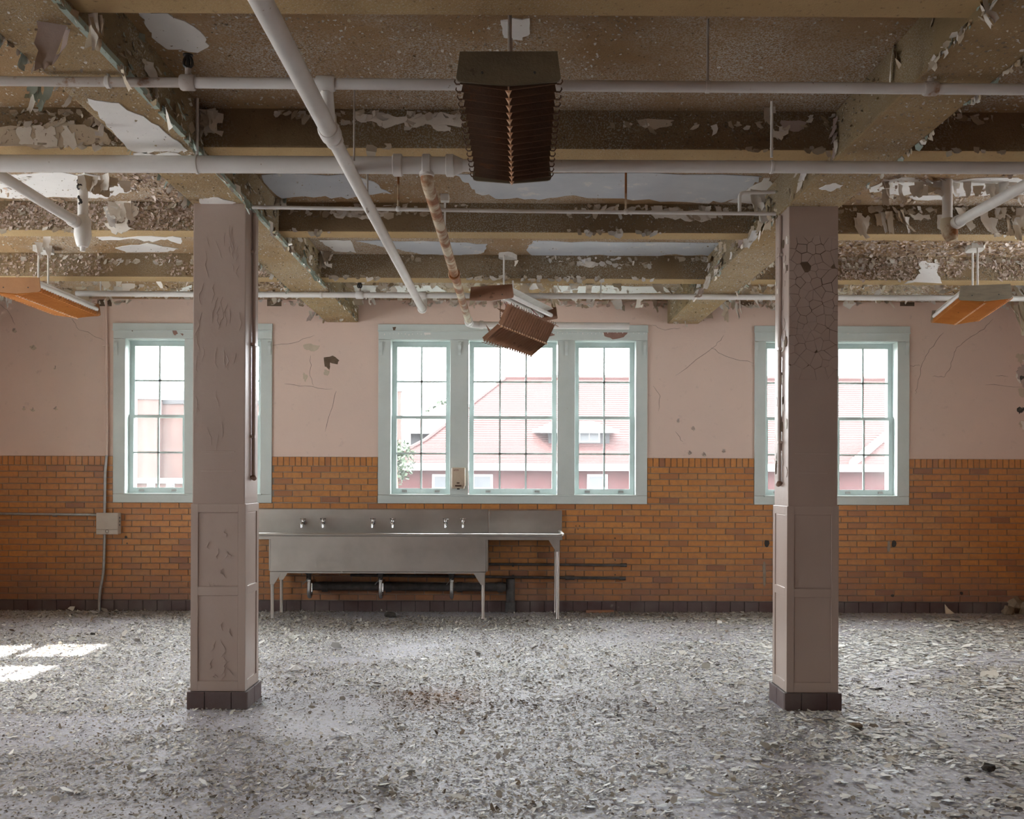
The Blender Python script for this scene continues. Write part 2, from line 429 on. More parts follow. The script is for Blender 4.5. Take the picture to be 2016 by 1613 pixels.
# ================================================================== THE SETTING
def grid_wall(us, vs, hole, fn_in, fn_out):
    """wall slab with openings as one connected mesh; us, vs sorted cut lines; hole(i,j) true -> opening cell"""
    mb = MB(); idx = {}
    def vid(i, j, side):
        k = (i, j, side)
        if k not in idx:
            idx[k] = len(mb.v); mb.v.append(tuple(fn_in(us[i], vs[j]) if side == 0 else fn_out(us[i], vs[j])))
        return idx[k]
    nu, nv = len(us)-1, len(vs)-1
    for i in range(nu):
        for j in range(nv):
            if hole(i, j): continue
            mb.f.append((vid(i,j,0), vid(i+1,j,0), vid(i+1,j+1,0), vid(i,j+1,0))); mb.t.append(0)
            mb.f.append((vid(i,j,1), vid(i,j+1,1), vid(i+1,j+1,1), vid(i+1,j,1))); mb.t.append(0)
            for di, dj, a, b_ in ((-1,0,(i,j+1),(i,j)), (1,0,(i+1,j),(i+1,j+1)), (0,-1,(i,j),(i+1,j)), (0,1,(i+1,j+1),(i,j+1))):
                ii, jj = i+di, j+dj
                if ii < 0 or jj < 0 or ii >= nu or jj >= nv or hole(ii, jj):
                    mb.f.append((vid(a[0],a[1],0), vid(a[0],a[1],1), vid(b_[0],b_[1],1), vid(b_[0],b_[1],0))); mb.t.append(0)
    return mb
def cuts(lo, hi, rects, k):
    s = {lo, hi}
    for r in rects: s.add(r[2*k]); s.add(r[2*k+1])
    return sorted(x for x in s if lo <= x <= hi)
def holefn(us, vs, rects):
    def h(i, j):
        u = (us[i]+us[i+1])/2; v = (vs[j]+vs[j+1])/2
        return any(r[0] < u < r[1] and r[2] < v < r[3] for r in rects)
    return h

# ---- the windows of the far wall, measured
wx = lambda px: P(px, 800, YW).x
Z_OUT_T = P(1008, 640, YW).z; Z_OUT_B = P(1008, 992, YW).z
Z_OP_T = P(1008, 670, YW).z;  Z_OP_B = P(1008, 975, YW).z
Z_MEET = P(1008, 822.5, YW+0.1).z
WINS = {
 1: dict(out=(wx(224), wx(536)), sash=[(wx(247), wx(365), 2), (wx(396), wx(514), 2)]),
 2: dict(out=(wx(745), wx(1274)), sash=[(wx(769), wx(887), 2), (wx(922), wx(1098), 3), (wx(1131), wx(1252), 2)]),
 3: dict(out=(wx(1485), wx(1789)), sash=[(wx(1506), wx(1624), 2), (wx(1648), wx(1766), 2)]),
}
back_holes = [(w['sash'][0][0], w['sash'][-1][1], Z_OP_B, Z_OP_T) for w in WINS.values()]
back_outer = [(w['out'][0], w['out'][1], Z_OUT_B, Z_OUT_T) for w in WINS.values()]
WT = 0.34
us = cuts(XL-0.3, XR+0.3, back_holes, 0); vs = cuts(-0.1, ZC+0.1, back_holes, 1)
wall_back = grid_wall(us, vs, holefn(us, vs, back_holes), lambda u, v: (u, YW, v), lambda u, v: (u, YW+WT, v)).build('wall_back', M['pink'])
tag(wall_back, 'pink plaster wall with orange glazed brick wainscot around the three windows', 'wall', kind='structure')

# windows of the side walls (first left one follows the sun patches, the others are added for brightness): (centre along wall, z0, z1, sash list)
DBL = [(-0.86, -0.16, 2), (0.16, 0.86, 2)]
left_y = [7.66, 5.3, 0.4]
rear_x = []
right_y = [7.2]  # unseen window, added to brighten the far half of the room
lh = [(y-0.86, y+0.86, Z_OP_B, Z_OP_T) for y in left_y]
us = cuts(YR-0.3, YW, lh, 0); vs = cuts(-0.1, ZC+0.1, lh, 1)
wall_left = grid_wall(us, vs, holefn(us, vs, lh), lambda u, v: (XL, u, v), lambda u, v: (XL-WT, u, v)).build('wall_left', M['pink'])
tag(wall_left, 'pink side wall with the sun patch window and others added for daylight', 'wall', kind='structure')
rh = [(y-0.86, y+0.86, Z_OP_B, Z_OP_T) for y in right_y]
us = cuts(YR-0.3, YW, rh, 0); vs = cuts(-0.1, ZC+0.1, rh, 1)
wall_right = grid_wall(us, vs, holefn(us, vs, rh), lambda u, v: (XR, u, v), lambda u, v: (XR+WT, u, v)).build('wall_right', M['pink'])
tag(wall_right, 'dim pink side wall beyond the dark bricks', 'wall', kind='structure')
bh = [(x-0.86, x+0.86, Z_OP_B, Z_OP_T) for x in rear_x]
us = cuts(XL, XR, bh, 0); vs = cuts(-0.1, ZC+0.1, bh, 1)
wall_rear = grid_wall(us, vs, holefn(us, vs, bh), lambda u, v: (u, YR, v), lambda u, v: (u, YR-WT, v)).build('wall_rear', M['pink'])
tag(wall_rear, 'pink wall behind the viewer facing the sink', 'wall', kind='structure')
# dado bands on the side walls
for w, a, b_ in ((wall_left, (XL, YR, 0), (XL+0.006, YW, Z_OP_B-0.1)), (wall_right, (XR, YR, 0), (XR-0.006, YW, Z_OP_B-0.1)), (wall_rear, (XL, YR, 0), (XR, YR+0.006, Z_OP_B-0.1))):
    MB().box(a, b_).build('dado', M['brick'], w)

floor = MB().box((XL-0.3, YR-0.3, -0.12), (XR+0.3, YW+WT, 0.0)).build('floor', M['floor'])
tag(floor, 'lavender grey floor showing between litter of paint chips', 'floor', kind='structure')

# ---- glazed bricks of the wainscot
Z_BASE = P(1008, 1183, YW).z
Z_TOP = P(1008, 901, YW).z
SOLD = 0.103
NC = 22
CH = (Z_TOP - SOLD - Z_BASE) / NC
BL = 0.208; JT = 0.007
def free_spans(z0, z1):
    sp = [(XL, XR)]
    for (a, b_, c0, c1) in back_outer:
        if z1 > c0 + 0.004 and z0 < c1:
            n = []
            for (s0, s1) in sp:
                if a > s0: n.append((s0, min(s1, a)))
                if b_ < s1: n.append((max(s0, b_), s1))
            sp = [q for q in n if q[1]-q[0] > 0.012]
    return sp
mb = MB()
MY = YW - 0.005
us = cuts(XL, XR, back_outer, 0); vs = cuts(0.0, Z_TOP, [(0,0,Z_OUT_B,Z_TOP)], 1)
mort = grid_wall(us, vs, holefn(us, vs, [(a,b_,c0,c1+1) for a,b_,c0,c1 in back_outer]), lambda u, v: (u, MY, v), lambda u, v: (u, YW+0.001, v)).build('mortar_bed', M['mortar'], wall_back)
BRD = 0.013
def brick_geo(mb, x0, x1, z0, z1, y=None, tone=0.0, dy=0.0):
    y = MY if y is None else y
    c = 0.0025; yf = y - BRD + 0.005 + dy
    mb.add([(x0,y,z0),(x1,y,z0),(x1,y,z1),(x0,y,z1),(x0+c,yf,z0+c),(x1-c,yf,z0+c),(x1-c,yf,z1-c),(x0+c,yf,z1-c)],
           [(4,5,6,7),(0,1,5,4),(1,2,6,5),(2,3,7,6),(3,0,4,7)], max(tone, 0.001))
brick_me = []
for k in range(10):
    b_ = MB(); brick_geo(b_, -(BL-JT)/2, (BL-JT)/2, -(CH-JT)/2, (CH-JT)/2, 0.0, [0.02,0.1,0.2,0.28,0.38,0.5,0.62,0.72,0.86,1.0][k])
    brick_me.append(b_.mesh('brick', M['brick']))
def tone_pick():
    return random.choices(range(10), [5,6,6,5,5,4,4,3,3,1.4])[0]
rest = MB(); n_ind = 0
TONES = [0.02,0.1,0.2,0.28,0.38,0.5,0.62,0.72,0.86,1.0]
zone = lambda x, z: (x < wx(222) and z > 0.55) or (x > wx(1795) and z > 1.0) or (wx(1275) < x < wx(1484) and z > 1.05)
for r in range(NC):
    z0 = Z_BASE + r*CH; z1 = z0 + CH
    zt = z1
    for (a, b_, c0, c1) in back_outer:
        if z0 < c0 < z1 and c0 - z0 > CH*0.4: zt = c0
    offx = 0.0 if r % 2 else BL/2
    if r % 5 == 3: offx += 0.03
    x = XL - BL*2 + offx
    spans = free_spans(z0, z1) if zt == z1 else free_spans(z0, z0+0.001)
    while x < XR:
        xa, xb = x + JT/2, x + BL - JT/2
        for (s0, s1) in spans:
            p0, p1 = max(xa, s0+0.003), min(xb, s1-0.003)
            if p1 - p0 < 0.018: continue
            full = p1-p0 > BL-JT-1e-4 and zt == z1
            k = tone_pick(); cx = (p0+p1)/2
            if full and n_ind < 288 and zone(cx, z0):
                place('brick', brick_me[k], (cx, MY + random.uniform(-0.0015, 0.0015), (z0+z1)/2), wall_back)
                n_ind += 1
            else:
                brick_geo(rest, p0, p1, z0+JT/2, zt-JT/2, None, TONES[k], random.uniform(-0.0015, 0.0015))
        x += BL
# soldier course
zs0, zs1 = Z_TOP-SOLD, Z_TOP
for (s0, s1) in free_spans(zs0, zs1):
    n = max(1, round((s1-s0)/0.0665)); w = (s1-s0)/n
    for i in range(n):
        brick_geo(rest, s0+i*w+JT/2, s0+(i+1)*w-JT/2, zs0+JT/2, zs1-0.002, None, TONES[tone_pick()], random.uniform(-0.002, 0.001))
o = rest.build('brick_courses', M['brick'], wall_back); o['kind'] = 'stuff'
print('bricks', n_ind, len(rest.f)//5)

# ---- dark tile baseboard
baseboard_back = MB().box((XL, YW-0.012, 0), (XR, YW, Z_BASE-0.002)).build('baseboard_back', M['base_dirt'])
tag(baseboard_back, 'dark maroon tile baseboard along the foot of the brick wall', 'baseboard', kind='structure')
tw = 0.158
tb = MB(); tb.cbox((-tw/2+0.003, -0.012, 0.0), (tw/2-0.003, 0.0, Z_BASE-0.006), 0.003)
tile_me = tb.mesh('base_tile', M['base_tile'])
x = XL + tw/2
while x < XR - tw/2:
    place('base_tile', tile_me, (x, YW-0.010+random.uniform(-0.002,0.001), 0.0), baseboard_back); x += tw

# ---- windows
glass_list = []
def make_window(name, label, loc, rz, sashes, out, zt, zb, zo_t, zo_b, full=True):
    """root at the middle of the opening on the wall face; local x along wall, y outwards, z up (absolute heights)"""
    root = empty(name, loc, rz); tag(root, label, 'window', kind='structure')
    x0, x1 = sashes[0][0], sashes[-1][1]
    o0, o1 = out
    def part(nm, boxes, mat='win', par=None, c=0.004):
        mb = MB()
        for a, b_ in boxes: mb.cbox(a, b_, c) if c else mb.box(a, b_)
        return mb.build(nm, M[mat], par or root, local=True)
    T = -0.022
    zmid = zo_t + (zt - zo_t)*0.55
    part('header_board', [((o0, T, zo_t), (o1, 0.0, zmid))])
    part('head_casing', [((o0-0.004, T-0.006, zmid+0.003), (o1+0.004, 0.0, zt))])
    part('drip_ledge', [((o0-0.006, T-0.018, zmid-0.006), (o1+0.006, T+0.002, zmid+0.006))], c=0.002)
    part('side_casing', [((o0, T, zo_b), (x0+0.004, 0.0, zo_t-0.002))])
    part('side_casing', [((x1-0.004, T, zo_b), (o1, 0.0, zo_t-0.002))])
    part('bottom_casing', [((o0, T, zb), (o1, 0.0, zo_b-0.002))])
    part('stool_edge', [((x0-0.012, T-0.012, zo_b-0.012), (x1+0.012, 0.05, zo_b+0.006))], c=0.003)
    for k in range(len(sashes)-1):
        part('mullion_casing', [((sashes[k][1]-0.004, T, zo_b+0.006), (sashes[k+1][0]+0.004, 0.0, zo_t-0.002))])
        part('mullion_post', [((sashes[k][1]+0.012, 0.0, zo_b), (sashes[k+1][0]-0.012, WT-0.06, zo_t))], c=0)
    part('jamb_liner', [((x0-0.01, 0.0, zo_b), (x0+0.004, WT, zo_t))], c=0)
    part('jamb_liner', [((x1-0.004, 0.0, zo_b), (x1+0.01, WT, zo_t))], c=0)
    part('head_liner', [((x0, 0.0, zo_t-0.006), (x1, WT, zo_t+0.01))], c=0)
    part('sill', [((x0, 0.05, zo_b-0.02), (x1, WT+0.06, zo_b+0.008))], c=0)
    zm = Z_MEET
    for (a, b_, nc) in sashes:
        for nm, yy, s0, s1, rb, rt in (('upper_sash', 0.125, zm-0.016, zo_t-0.008, 0.032, 0.056), ('lower_sash', 0.085, zo_b+0.008, zm+0.016, 0.062, 0.030)):
            st = 0.052; e = 0.006
            y0, y1 = yy, yy+0.036
            mb = MB()
            xa, xb = a+e, b_-e
            # one connected ring: stiles and rails share corners
            iv = [(xa,s0),(xb,s0),(xb,s1),(xa,s1)]; inn = [(xa+st,s0+rb),(xb-st,s0+rb),(xb-st,s1-rt),(xa+st,s1-rt)]
            vs_ = [(p[0],y0,p[1]) for p in iv] + [(p[0],y0,p[1]) for p in inn] + [(p[0],y1,p[1]) for p in iv] + [(p[0],y1,p[1]) for p in inn]
            fs_ = []
            for i in range(4):
                j = (i+1) % 4
                fs_ += [(i,j,4+j,4+i), (8+i,12+i,12+j,8+j), (i,8+i,8+j,j), (4+i,4+j,12+j,12+i)]
            mb.add(vs_, fs_)
            sash = mb.build(nm, M['sash'], root, local=True)
            gx0, gx1, gz0, gz1 = xa+st, xb-st, s0+rb, s1-rt
            for i in range(1, nc):
                xm = gx0 + (gx1-gx0)*i/nc
                part('muntin', [((xm-0.010, y0+0.006, gz0), (xm+0.010, y1-0.006, gz1))], 'sash', sash, c=0)
            zmn = (gz0+gz1)/2
            part('muntin', [((gx0, y0+0.006, zmn-0.010), (gx1, y1-0.006, zmn+0.010))], 'sash', sash, c=0)
            for i in range(nc):
                for j in range(2):
                    p0 = gx0+(gx1-gx0)*i/nc; p1 = gx0+(gx1-gx0)*(i+1)/nc
                    q0, q1 = (gz0, zmn) if j == 0 else (zmn, gz1)
                    g = MB().add([(p0,y0+0.018,q0),(p1,y0+0.018,q0),(p1,y0+0.018,q1),(p0,y0+0.018,q1)], [(0,1,2,3)]).build('pane', M['glass' if full else 'clear'], sash, local=True)
            if nm == 'lower_sash' and full:
                for fx in (0.22, 0.78):
                    xm = xa + (xb-xa)*fx
                    part('lift_handle', [((xm-0.028, y0-0.016, s0+0.018), (xm+0.028, y0+0.001, s0+0.026)), ((xm-0.028, y0-0.005, s0+0.018), (xm+0.028, y0+0.001, s0+0.042))], 'galv', sash, c=0)
            if nm == 'upper_sash':
                for xh in (xa+st*0.5, xb-st*0.5):
                    mbh = MB(); q = s0
                    mbh.prism([(xh-st*0.42, y0, q), (xh+st*0.42, y0, q), (xh+st*0.30, y0, q-0.035), (xh, y0, q-0.05), (xh-st*0.30, y0, q-0.03)], (0, 0.03, 0))
                    mbh.build('sash_horn', M['sash'], sash, local=True)
    return root
for n, lab in ((1, 'pale green window half hidden behind the smoother column, brick tower outside'),
               (2, 'wide pale green triple window above the steel sink'),
               (3, 'pale green window half hidden behind the cracked column, red roof outside')):
    w = WINS[n]; xc = (w['out'][0]+w['out'][1])/2
    make_window('window_%d' % n, lab, (xc, YW, 0), 0.0, [(a-xc, b_-xc, c) for a, b_, c in w['sash']], (w['out'][0]-xc, w['out'][1]-xc), Z_OUT_T, Z_OUT_B, Z_OP_T, Z_OP_B)
    for (a, b_, c) in w['sash']:
        portal('daylight_portal', ((a+b_)/2, YW+0.2, (Z_OP_T+Z_OP_B)/2), (-PI/2, 0, 0), b_-a, Z_OP_T-Z_OP_B)
n = 4
for y in left_y:
    make_window('window_%d' % n, ('side wall window throwing the sun patches', 'unseen side wall window added for daylight beside the smoother column', 'unseen side wall window added for fill light level with the viewer')[n-4], (XL, y, 0), PI/2, DBL, (-1.0, 1.0), Z_OUT_T, Z_OUT_B, Z_OP_T, Z_OP_B, False)
    portal('daylight_portal', (XL-0.2, y, (Z_OP_T+Z_OP_B)/2), (0, -PI/2, 0), Z_OP_T-Z_OP_B, 1.72); n += 1
for x in rear_x:
    make_window('window_%d' % n, 'rear wall window at the sunny end', (x, YR, 0), PI, DBL, (-1.0, 1.0), Z_OUT_T, Z_OUT_B, Z_OP_T, Z_OP_B, False)
    portal('daylight_portal', (x, YR-0.2, (Z_OP_T+Z_OP_B)/2), (PI/2, 0, 0), 1.72, Z_OP_T-Z_OP_B); n += 1
for y in right_y:
    make_window('window_%d' % n, 'unseen side wall window added for daylight beside the cracked column', (XR, y, 0), -PI/2, DBL, (-1.0, 1.0), Z_OUT_T, Z_OUT_B, Z_OP_T, Z_OP_B, False)
    portal('daylight_portal', (XR+0.2, y, (Z_OP_T+Z_OP_B)/2), (0, PI/2, 0), Z_OP_T-Z_OP_B, 1.72); n += 1

# ---- ceiling: slab, beams along x, girders along y
ceiling = MB().box((XL-0.3, YR-0.3, ZC), (XR+0.3, YW+WT, ZC+0.2)).build('ceiling', M['slab'])
tag(ceiling, 'stained brown concrete ceiling with beams and peeling paint', 'ceiling', kind='structure')
BEAMS = [(-3.2,-2.97), (-1.45,-1.22), (0.3,0.53), (2.0,2.23), (3.60,3.83), (5.36,5.57), (7.16,7.35), (8.79,9.00)]
for (y0, y1) in BEAMS:
    o = MB().cbox((XL, y0, ZBEAM), (XR, y1, ZC+0.05), 0.012).build('beam', M['beam'], ceiling)
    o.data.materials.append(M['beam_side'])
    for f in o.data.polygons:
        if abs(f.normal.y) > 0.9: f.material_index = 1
GL = (-2.0, -1.645); GR = (1.77, 2.115)
girder_l = MB().cbox((GL[0], YR, ZGIRD), (GL[1], YW, ZC+0.05), 0.012).build('girder', M['girder'], ceiling)
girder_r = MB().cbox((GR[0], YR, ZGIRD), (GR[1], YW, ZC+0.05), 0.012).build('girder', M['girder'], ceiling)
for o in (girder_l, girder_r):
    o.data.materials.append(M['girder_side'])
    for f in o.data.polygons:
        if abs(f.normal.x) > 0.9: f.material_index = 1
bead = MB(); y = 3.0
while y < 9.0:
    l = random.uniform(0.25, 0.7)
    bead.box((GL[1]-0.018, y, ZGIRD-0.006), (GL[1]+0.008, min(y+l, 9), ZGIRD+0.020)); y += l + random.choice([0, 0.002, 0.05])
bead.build('corner_bead', M['bead'], girder_l)

# ---- the two columns
def make_column(x0, x1, label, part_side):
    """x0..x1 = cladding width, front face at YCOL"""
    D = 0.335; y0, y1 = YCOL, YCOL + D; xc = (x0+x1)/2
    root = empty('column', (xc, (y0+y1)/2, 0)); tag(root, label, 'column')
    zc = P(430, 992, YCOL).z if x0 < 0 else P(1600, 997, YCOL).z
    zb = 0.112
    e = 0.007
    MB().cbox((x0+e, y0+e, zb), (x1-e, y1-e, ZGIRD+0.002), 0.006).build('shaft', M['col'], root)
    # cladding boards on the four faces
    st = 0.046; th = 0.007
    def face(fn, w):
        b = lambda nm, u0, u1, z0, z1, t=th: MB().cbox(fn(u0, -0.002, z0), fn(u1, t, z1), 0.0016).build(nm, M['col_panel'], root)
        zm = zb + (zc-zb)*0.535; rh = 0.055
        for nm, u0, u1, z0, z1 in (('stile', 0, st, zb, zc), ('stile', w-st, w, zb, zc), ('rail', st, w-st, zc-rh, zc), ('rail', st, w-st, zm-rh/2, zm+rh/2), ('rail', st, w-st, zb, zb+rh+0.01)):
            b(nm, u0, u1, z0+0.001, z1-0.001)
        b('panel', st+0.003, w-st-0.003, zm+rh/2+0.003, zc-rh-0.003, 0.001); b('panel', st+0.003, w-st-0.003, zb+rh+0.013, zm-rh/2-0.003, 0.001)
    face(lambda u, t, z: (x0+u, y0+e-t, z), x1-x0)
    face(lambda u, t, z: (x0+u, y1-e+t, z), x1-x0)
    face(lambda u, t, z: (x0+e-t, y0+0.004+u, z), D-0.008)
    face(lambda u, t, z: (x1-e+t, y0+0.004+u, z), D-0.008)
    # tiled base
    g = 0.018
    bx0, bx1, by0, by1 = x0-g, x1+g, y0-g, y1+g
    base = MB().box((bx0+0.006, by0+0.006, 0), (bx1-0.006, by1-0.006, zb-0.001)).build('base', M['base_dirt'], root)
    W = bx1-bx0; Dd = by1-by0
    for a, b_ in ((0, 0.30), (0.30, 0.74), (0.74, 1.0)):
        MB().cbox((bx0+W*a+0.0015, by0, 0.001), (bx0+W*b_-0.0015, by0+0.012, zb), 0.004).build('base_tile', M['base_tile'], base)
        MB().cbox((bx0+W*a+0.0015, by1, 0.001), (bx0+W*b_-0.0015, by1-0.012, zb), 0.004).build('base_tile', M['base_tile'], base)
    for a, b_ in ((0, 0.5), (0.5, 1.0)):
        for xx, s in ((bx0, 1), (bx1, -1)):
            MB().cbox((xx, by0+0.012+(Dd-0.024)*a+0.0015, 0.001), (xx+s*0.012, by0+0.012+(Dd-0.024)*b_-0.0015, zb), 0.004).build('base_tile', M['base_tile'], base)
    return root, (x0, x1, y0, y1, zc)
colL, CL = make_column(P(375, 1200, YCOL).x, P(483, 1200, YCOL).x, 'mauve painted square column with smooth shaft beside the sink end', 1)
colR, CR = make_column(P(1549, 1200, YCOL).x, P(1651, 1200, YCOL).x, 'mauve painted square column with coarse cracked paint plates near its top', -1)

# ================================================================== THINGS
# ---- stainless sink along the window wall
YSF, YSB = 10.30, YW - 0.016
def sx(px, Y=YSF): return P(px, 1080, Y).x
sink = empty('steel_sink', (sx(770), (YSF+YSB)/2, 0)); tag(sink, 'long stainless steel sink with three basins and end drainboards under the triple window', 'sink')
z_rim = P(1008, 1052, YSF).z; z_bot = P(1008, 1131, YSF).z; z_spl = P(1008, 1004, YSB).z
xs0 = sx(462); xb0, xb1 = sx(527), sx(960); xs1 = sx(1108)
seam = P(962, 1020, YSB).x; xspl1 = P(1106, 1020, YSB).x; xspl0 = P(470, 1020, YSB).x
MB().cbox((xspl0, YSB-0.03, z_rim-0.05), (seam-0.002, YSB, z_spl), 0.004).build('backsplash', M['steel'], sink)
MB().cbox((seam+0.002, YSB-0.032, z_rim-0.05), (xspl1, YSB, z_spl-0.004), 0.004).build('backsplash', M['steel'], sink)
# basins: outer tub with three open compartments
tub = MB(); t = 0.012
yi0, yi1 = YSF+0.03, YSB-0.06
def tubmesh():
    bm = bmesh.new()
    bmesh.ops.create_cube(bm, size=1.0)
    for v_ in bm.verts:
        v_.co = Vector(((xb0+xb1)/2 + v_.co.x*(xb1-xb0), (yi0+yi1)/2 + v_.co.y*(yi1-yi0), (z_bot+z_rim-0.035)/2 + v_.co.z*(z_rim-0.035-z_bot)))
    bmesh.ops.delete(bm, geom=[f for f in bm.faces if f.normal.z > 0.9], context='FACES')
    bmesh.ops.bevel(bm, geom=[e for e in bm.edges if not e.is_boundary], offset=0.022, segments=3, affect='EDGES')
    bm.verts.index_update()
    vs_ = [v_.co.copy() for v_ in bm.verts]; fs_ = [[v_.index for v_ in f.verts] for f in bm.faces]; bm.free()
    return vs_, fs_
tv, tf = tubmesh(); tub.add(tv, tf)
o = tub.build('basin_tub', M['steel'], sink, smooth=True)
for k in (1, 2):
    xm = xb0 + (xb1-xb0)*k/3
    MB().box((xm-0.008, yi0+0.004, z_bot+0.012), (xm+0.008, yi1-0.004, z_rim-0.05)).build('divider', M['steel'], sink)
# rim with rolled front edge and drainboards
MB().tube([(xs0, YSF+0.012, z_rim-0.012), (xs1-0.012, YSF+0.012, z_rim-0.012)], 0.0165, 14).build('rolled_rim', M['steel'], sink, smooth=True)
MB().tube(bendpath([(xs1-0.03, YSF+0.012, z_rim-0.012), (xs1, YSF+0.02, z_rim-0.008), (xs1, YSF+0.1, z_rim-0.002), (xs1, YSB-0.03, z_rim+0.004)], 0.02), 0.0175, 12).build('end_rim', M['steel'], sink, smooth=True)
MB().box((xs0, YSF+0.016, z_rim-0.062), (xs1-0.004, YSF+0.03, z_rim-0.012)).build('apron', M['steel'], sink)
for a, b_ in ((xs0, xb0), (xb1, xs1-0.004)):
    MB().box((a, YSF+0.03, z_rim-0.052), (b_, YSB-0.031, z_rim-0.034)).build('drainboard', M['steel'], sink)
MB().box((xs1-0.018, YSF+0.03, z_rim-0.06), (xs1-0.004, YSB-0.031, z_rim-0.02)).build('end_apron', M['steel'], sink)
MB().box((xb0, yi1, z_rim-0.055), (xb1, YSB-0.031, z_rim-0.036)).build('back_ledge', M['steel'], sink)
def leg(px, Y, ztop, side):
    x = P(px, 1150, Y).x
    lg = MB().tube([(x, Y, 0.0), (x, Y, 0.012), (x, Y, 0.03), (x, Y, ztop)], [0.012, 0.022, 0.0185, 0.0185], 14).build('leg', M['steel'], sink, smooth=True)
    g = MB(); w = 0.105
    g.prism([(x-0.022*side, Y-0.022, ztop), (x+side*-w, Y-0.022, ztop), (x-side*0.022, Y-0.022, ztop-0.13), (x+side*0.022, Y-0.022, ztop-0.13), (x+side*0.022, Y-0.022, ztop)], (0, 0.004, 0))
    g.prism([(x+side*0.022, Y-0.022, ztop), (x+side*0.022, Y+w, ztop), (x+side*0.022, Y+0.02, ztop-0.13), (x+side*0.022, Y-0.022, ztop-0.13)], (-side*0.004, 0, 0))
    g.build('gusset', M['steel'], lg)
leg(536, YSF+0.075, z_bot+0.012, -1); leg(554, YSB-0.13, z_bot+0.012, -1)
leg(951, YSF+0.075, z_bot+0.012, 1); leg(1098, YSF+0.075, z_rim-0.052, 1); leg(1094, YSB-0.10, z_rim-0.052, 1)
# taps
for i, px in enumerate((600, 636, 736, 773, 877, 912)):
    c = P(px, 1029, YSB-0.03)
    turn = random.uniform(-0.5, 0.25)
    tap = MB().tube([c + Vector((0,0.01,0)), c + Vector((0,-0.012,0))], [0.027, 0.022], 14).build('tap', M['chrome'], sink, smooth=True)
    d = Vector((math.sin(turn), -math.cos(turn), 0))
    MB().tube(bendpath([c, c + d*0.055, c + d*0.08 + Vector((0,0,-0.012)), c + d*0.085 + Vector((0,0,-0.055))], 0.03), [0.013]*8 + [0.012]*6, 10).build('spout', M['chrome'], tap, smooth=True)
    MB().tube([c + d*0.045, c + d*0.045 + Vector((0,0,0.018)), c + d*0.045 + Vector((0,0,0.034))], [0.014, 0.017, 0.010], 10).build('bonnet', M['chrome'], tap, smooth=True)
    h = MB(); q = c + d*0.045 + Vector((0,0,0.042)); a0 = random.uniform(0, 0.6)
    for a in (a0, a0 + PI/2):
        e = Vector((math.cos(a), math.sin(a), 0))*0.030
        h.tube([q - e, q - e*0.5, q + e*0.5, q + e], [0.0075, 0.005, 0.005, 0.0075], 8)
    h.tube([q - Vector((0,0,0.008)), q + Vector((0,0,0.006))], 0.0095, 8)
    h.build('cross_handle', M['chrome'], tap, smooth=True)
# drains and traps
for px in (608, 749, 889):
    c = P(px, 1133, YSF+0.30); x, y = c.x, c.y
    dr = MB().tube([(x,y,z_bot+0.002), (x,y,z_bot-0.03), (x,y,z_bot-0.032), (x,y,z_bot-0.10)], [0.042,0.042,0.028,0.024], 12).build('drain_valve', M['iron'], sink, smooth=True)
    MB().tube([(x,y-0.02,z_bot-0.075), (x-0.05,y-0.06,z_bot-0.135)], 0.005, 8).build('lever', M['galv'], dr, smooth=True)
    MB().tube([(x,y,z_bot-0.085), (x,y,z_bot-0.09), (x,y,z_bot-0.108), (x,y,z_bot-0.112)], [0.024,0.03,0.03,0.024], 12).build('coupling_nut', M['chrome'], dr, smooth=True)
    tp = [Vector((x,y,z_bot-0.10)), Vector((x,y,z_bot-0.20))] + [Vector((x, y+0.06-0.06*math.cos(a), z_bot-0.22-0.06*math.sin(a))) for a in np.linspace(0, PI, 8)] + [Vector((x,y+0.12,z_bot-0.15)), Vector((x,y+0.20,z_bot-0.135)), Vector((x,y+0.30,z_bot-0.135))]
    MB().tube(tp, 0.021, 12).build('trap', M['chrome'], dr, smooth=True)
dp = empty('waste_pipe', P(1005, 1190, YW-0.09)); dp.location.z = 0; tag(dp, 'black cast iron waste pipe running low on the wall under the sink', 'pipe')
zp = P(820, 1156, YW-0.09).z
MB().tube([(P(612,1156,YW-0.09).x, YW-0.09, zp+0.006), (P(996,1156,YW-0.09).x, YW-0.09, zp)], 0.046, 14).build('run', M['iron'], dp, smooth=True)
for px in (640, 765, 905, 985):
    x = P(px,1156,YW-0.09).x
    MB().tube([(x-0.03, YW-0.09, zp), (x+0.03, YW-0.09, zp)], 0.057, 14).build('hub', M['iron'], dp, smooth=True)
x = P(1005,1170,YW-0.08).x
MB().tube([(x, YW-0.08, 0), (x, YW-0.08, 0.12), (x, YW-0.08, 0.122), (x, YW-0.08, zp+0.09)], [0.058, 0.058, 0.048, 0.048], 14).build('stack', M['iron'], dp, smooth=True)
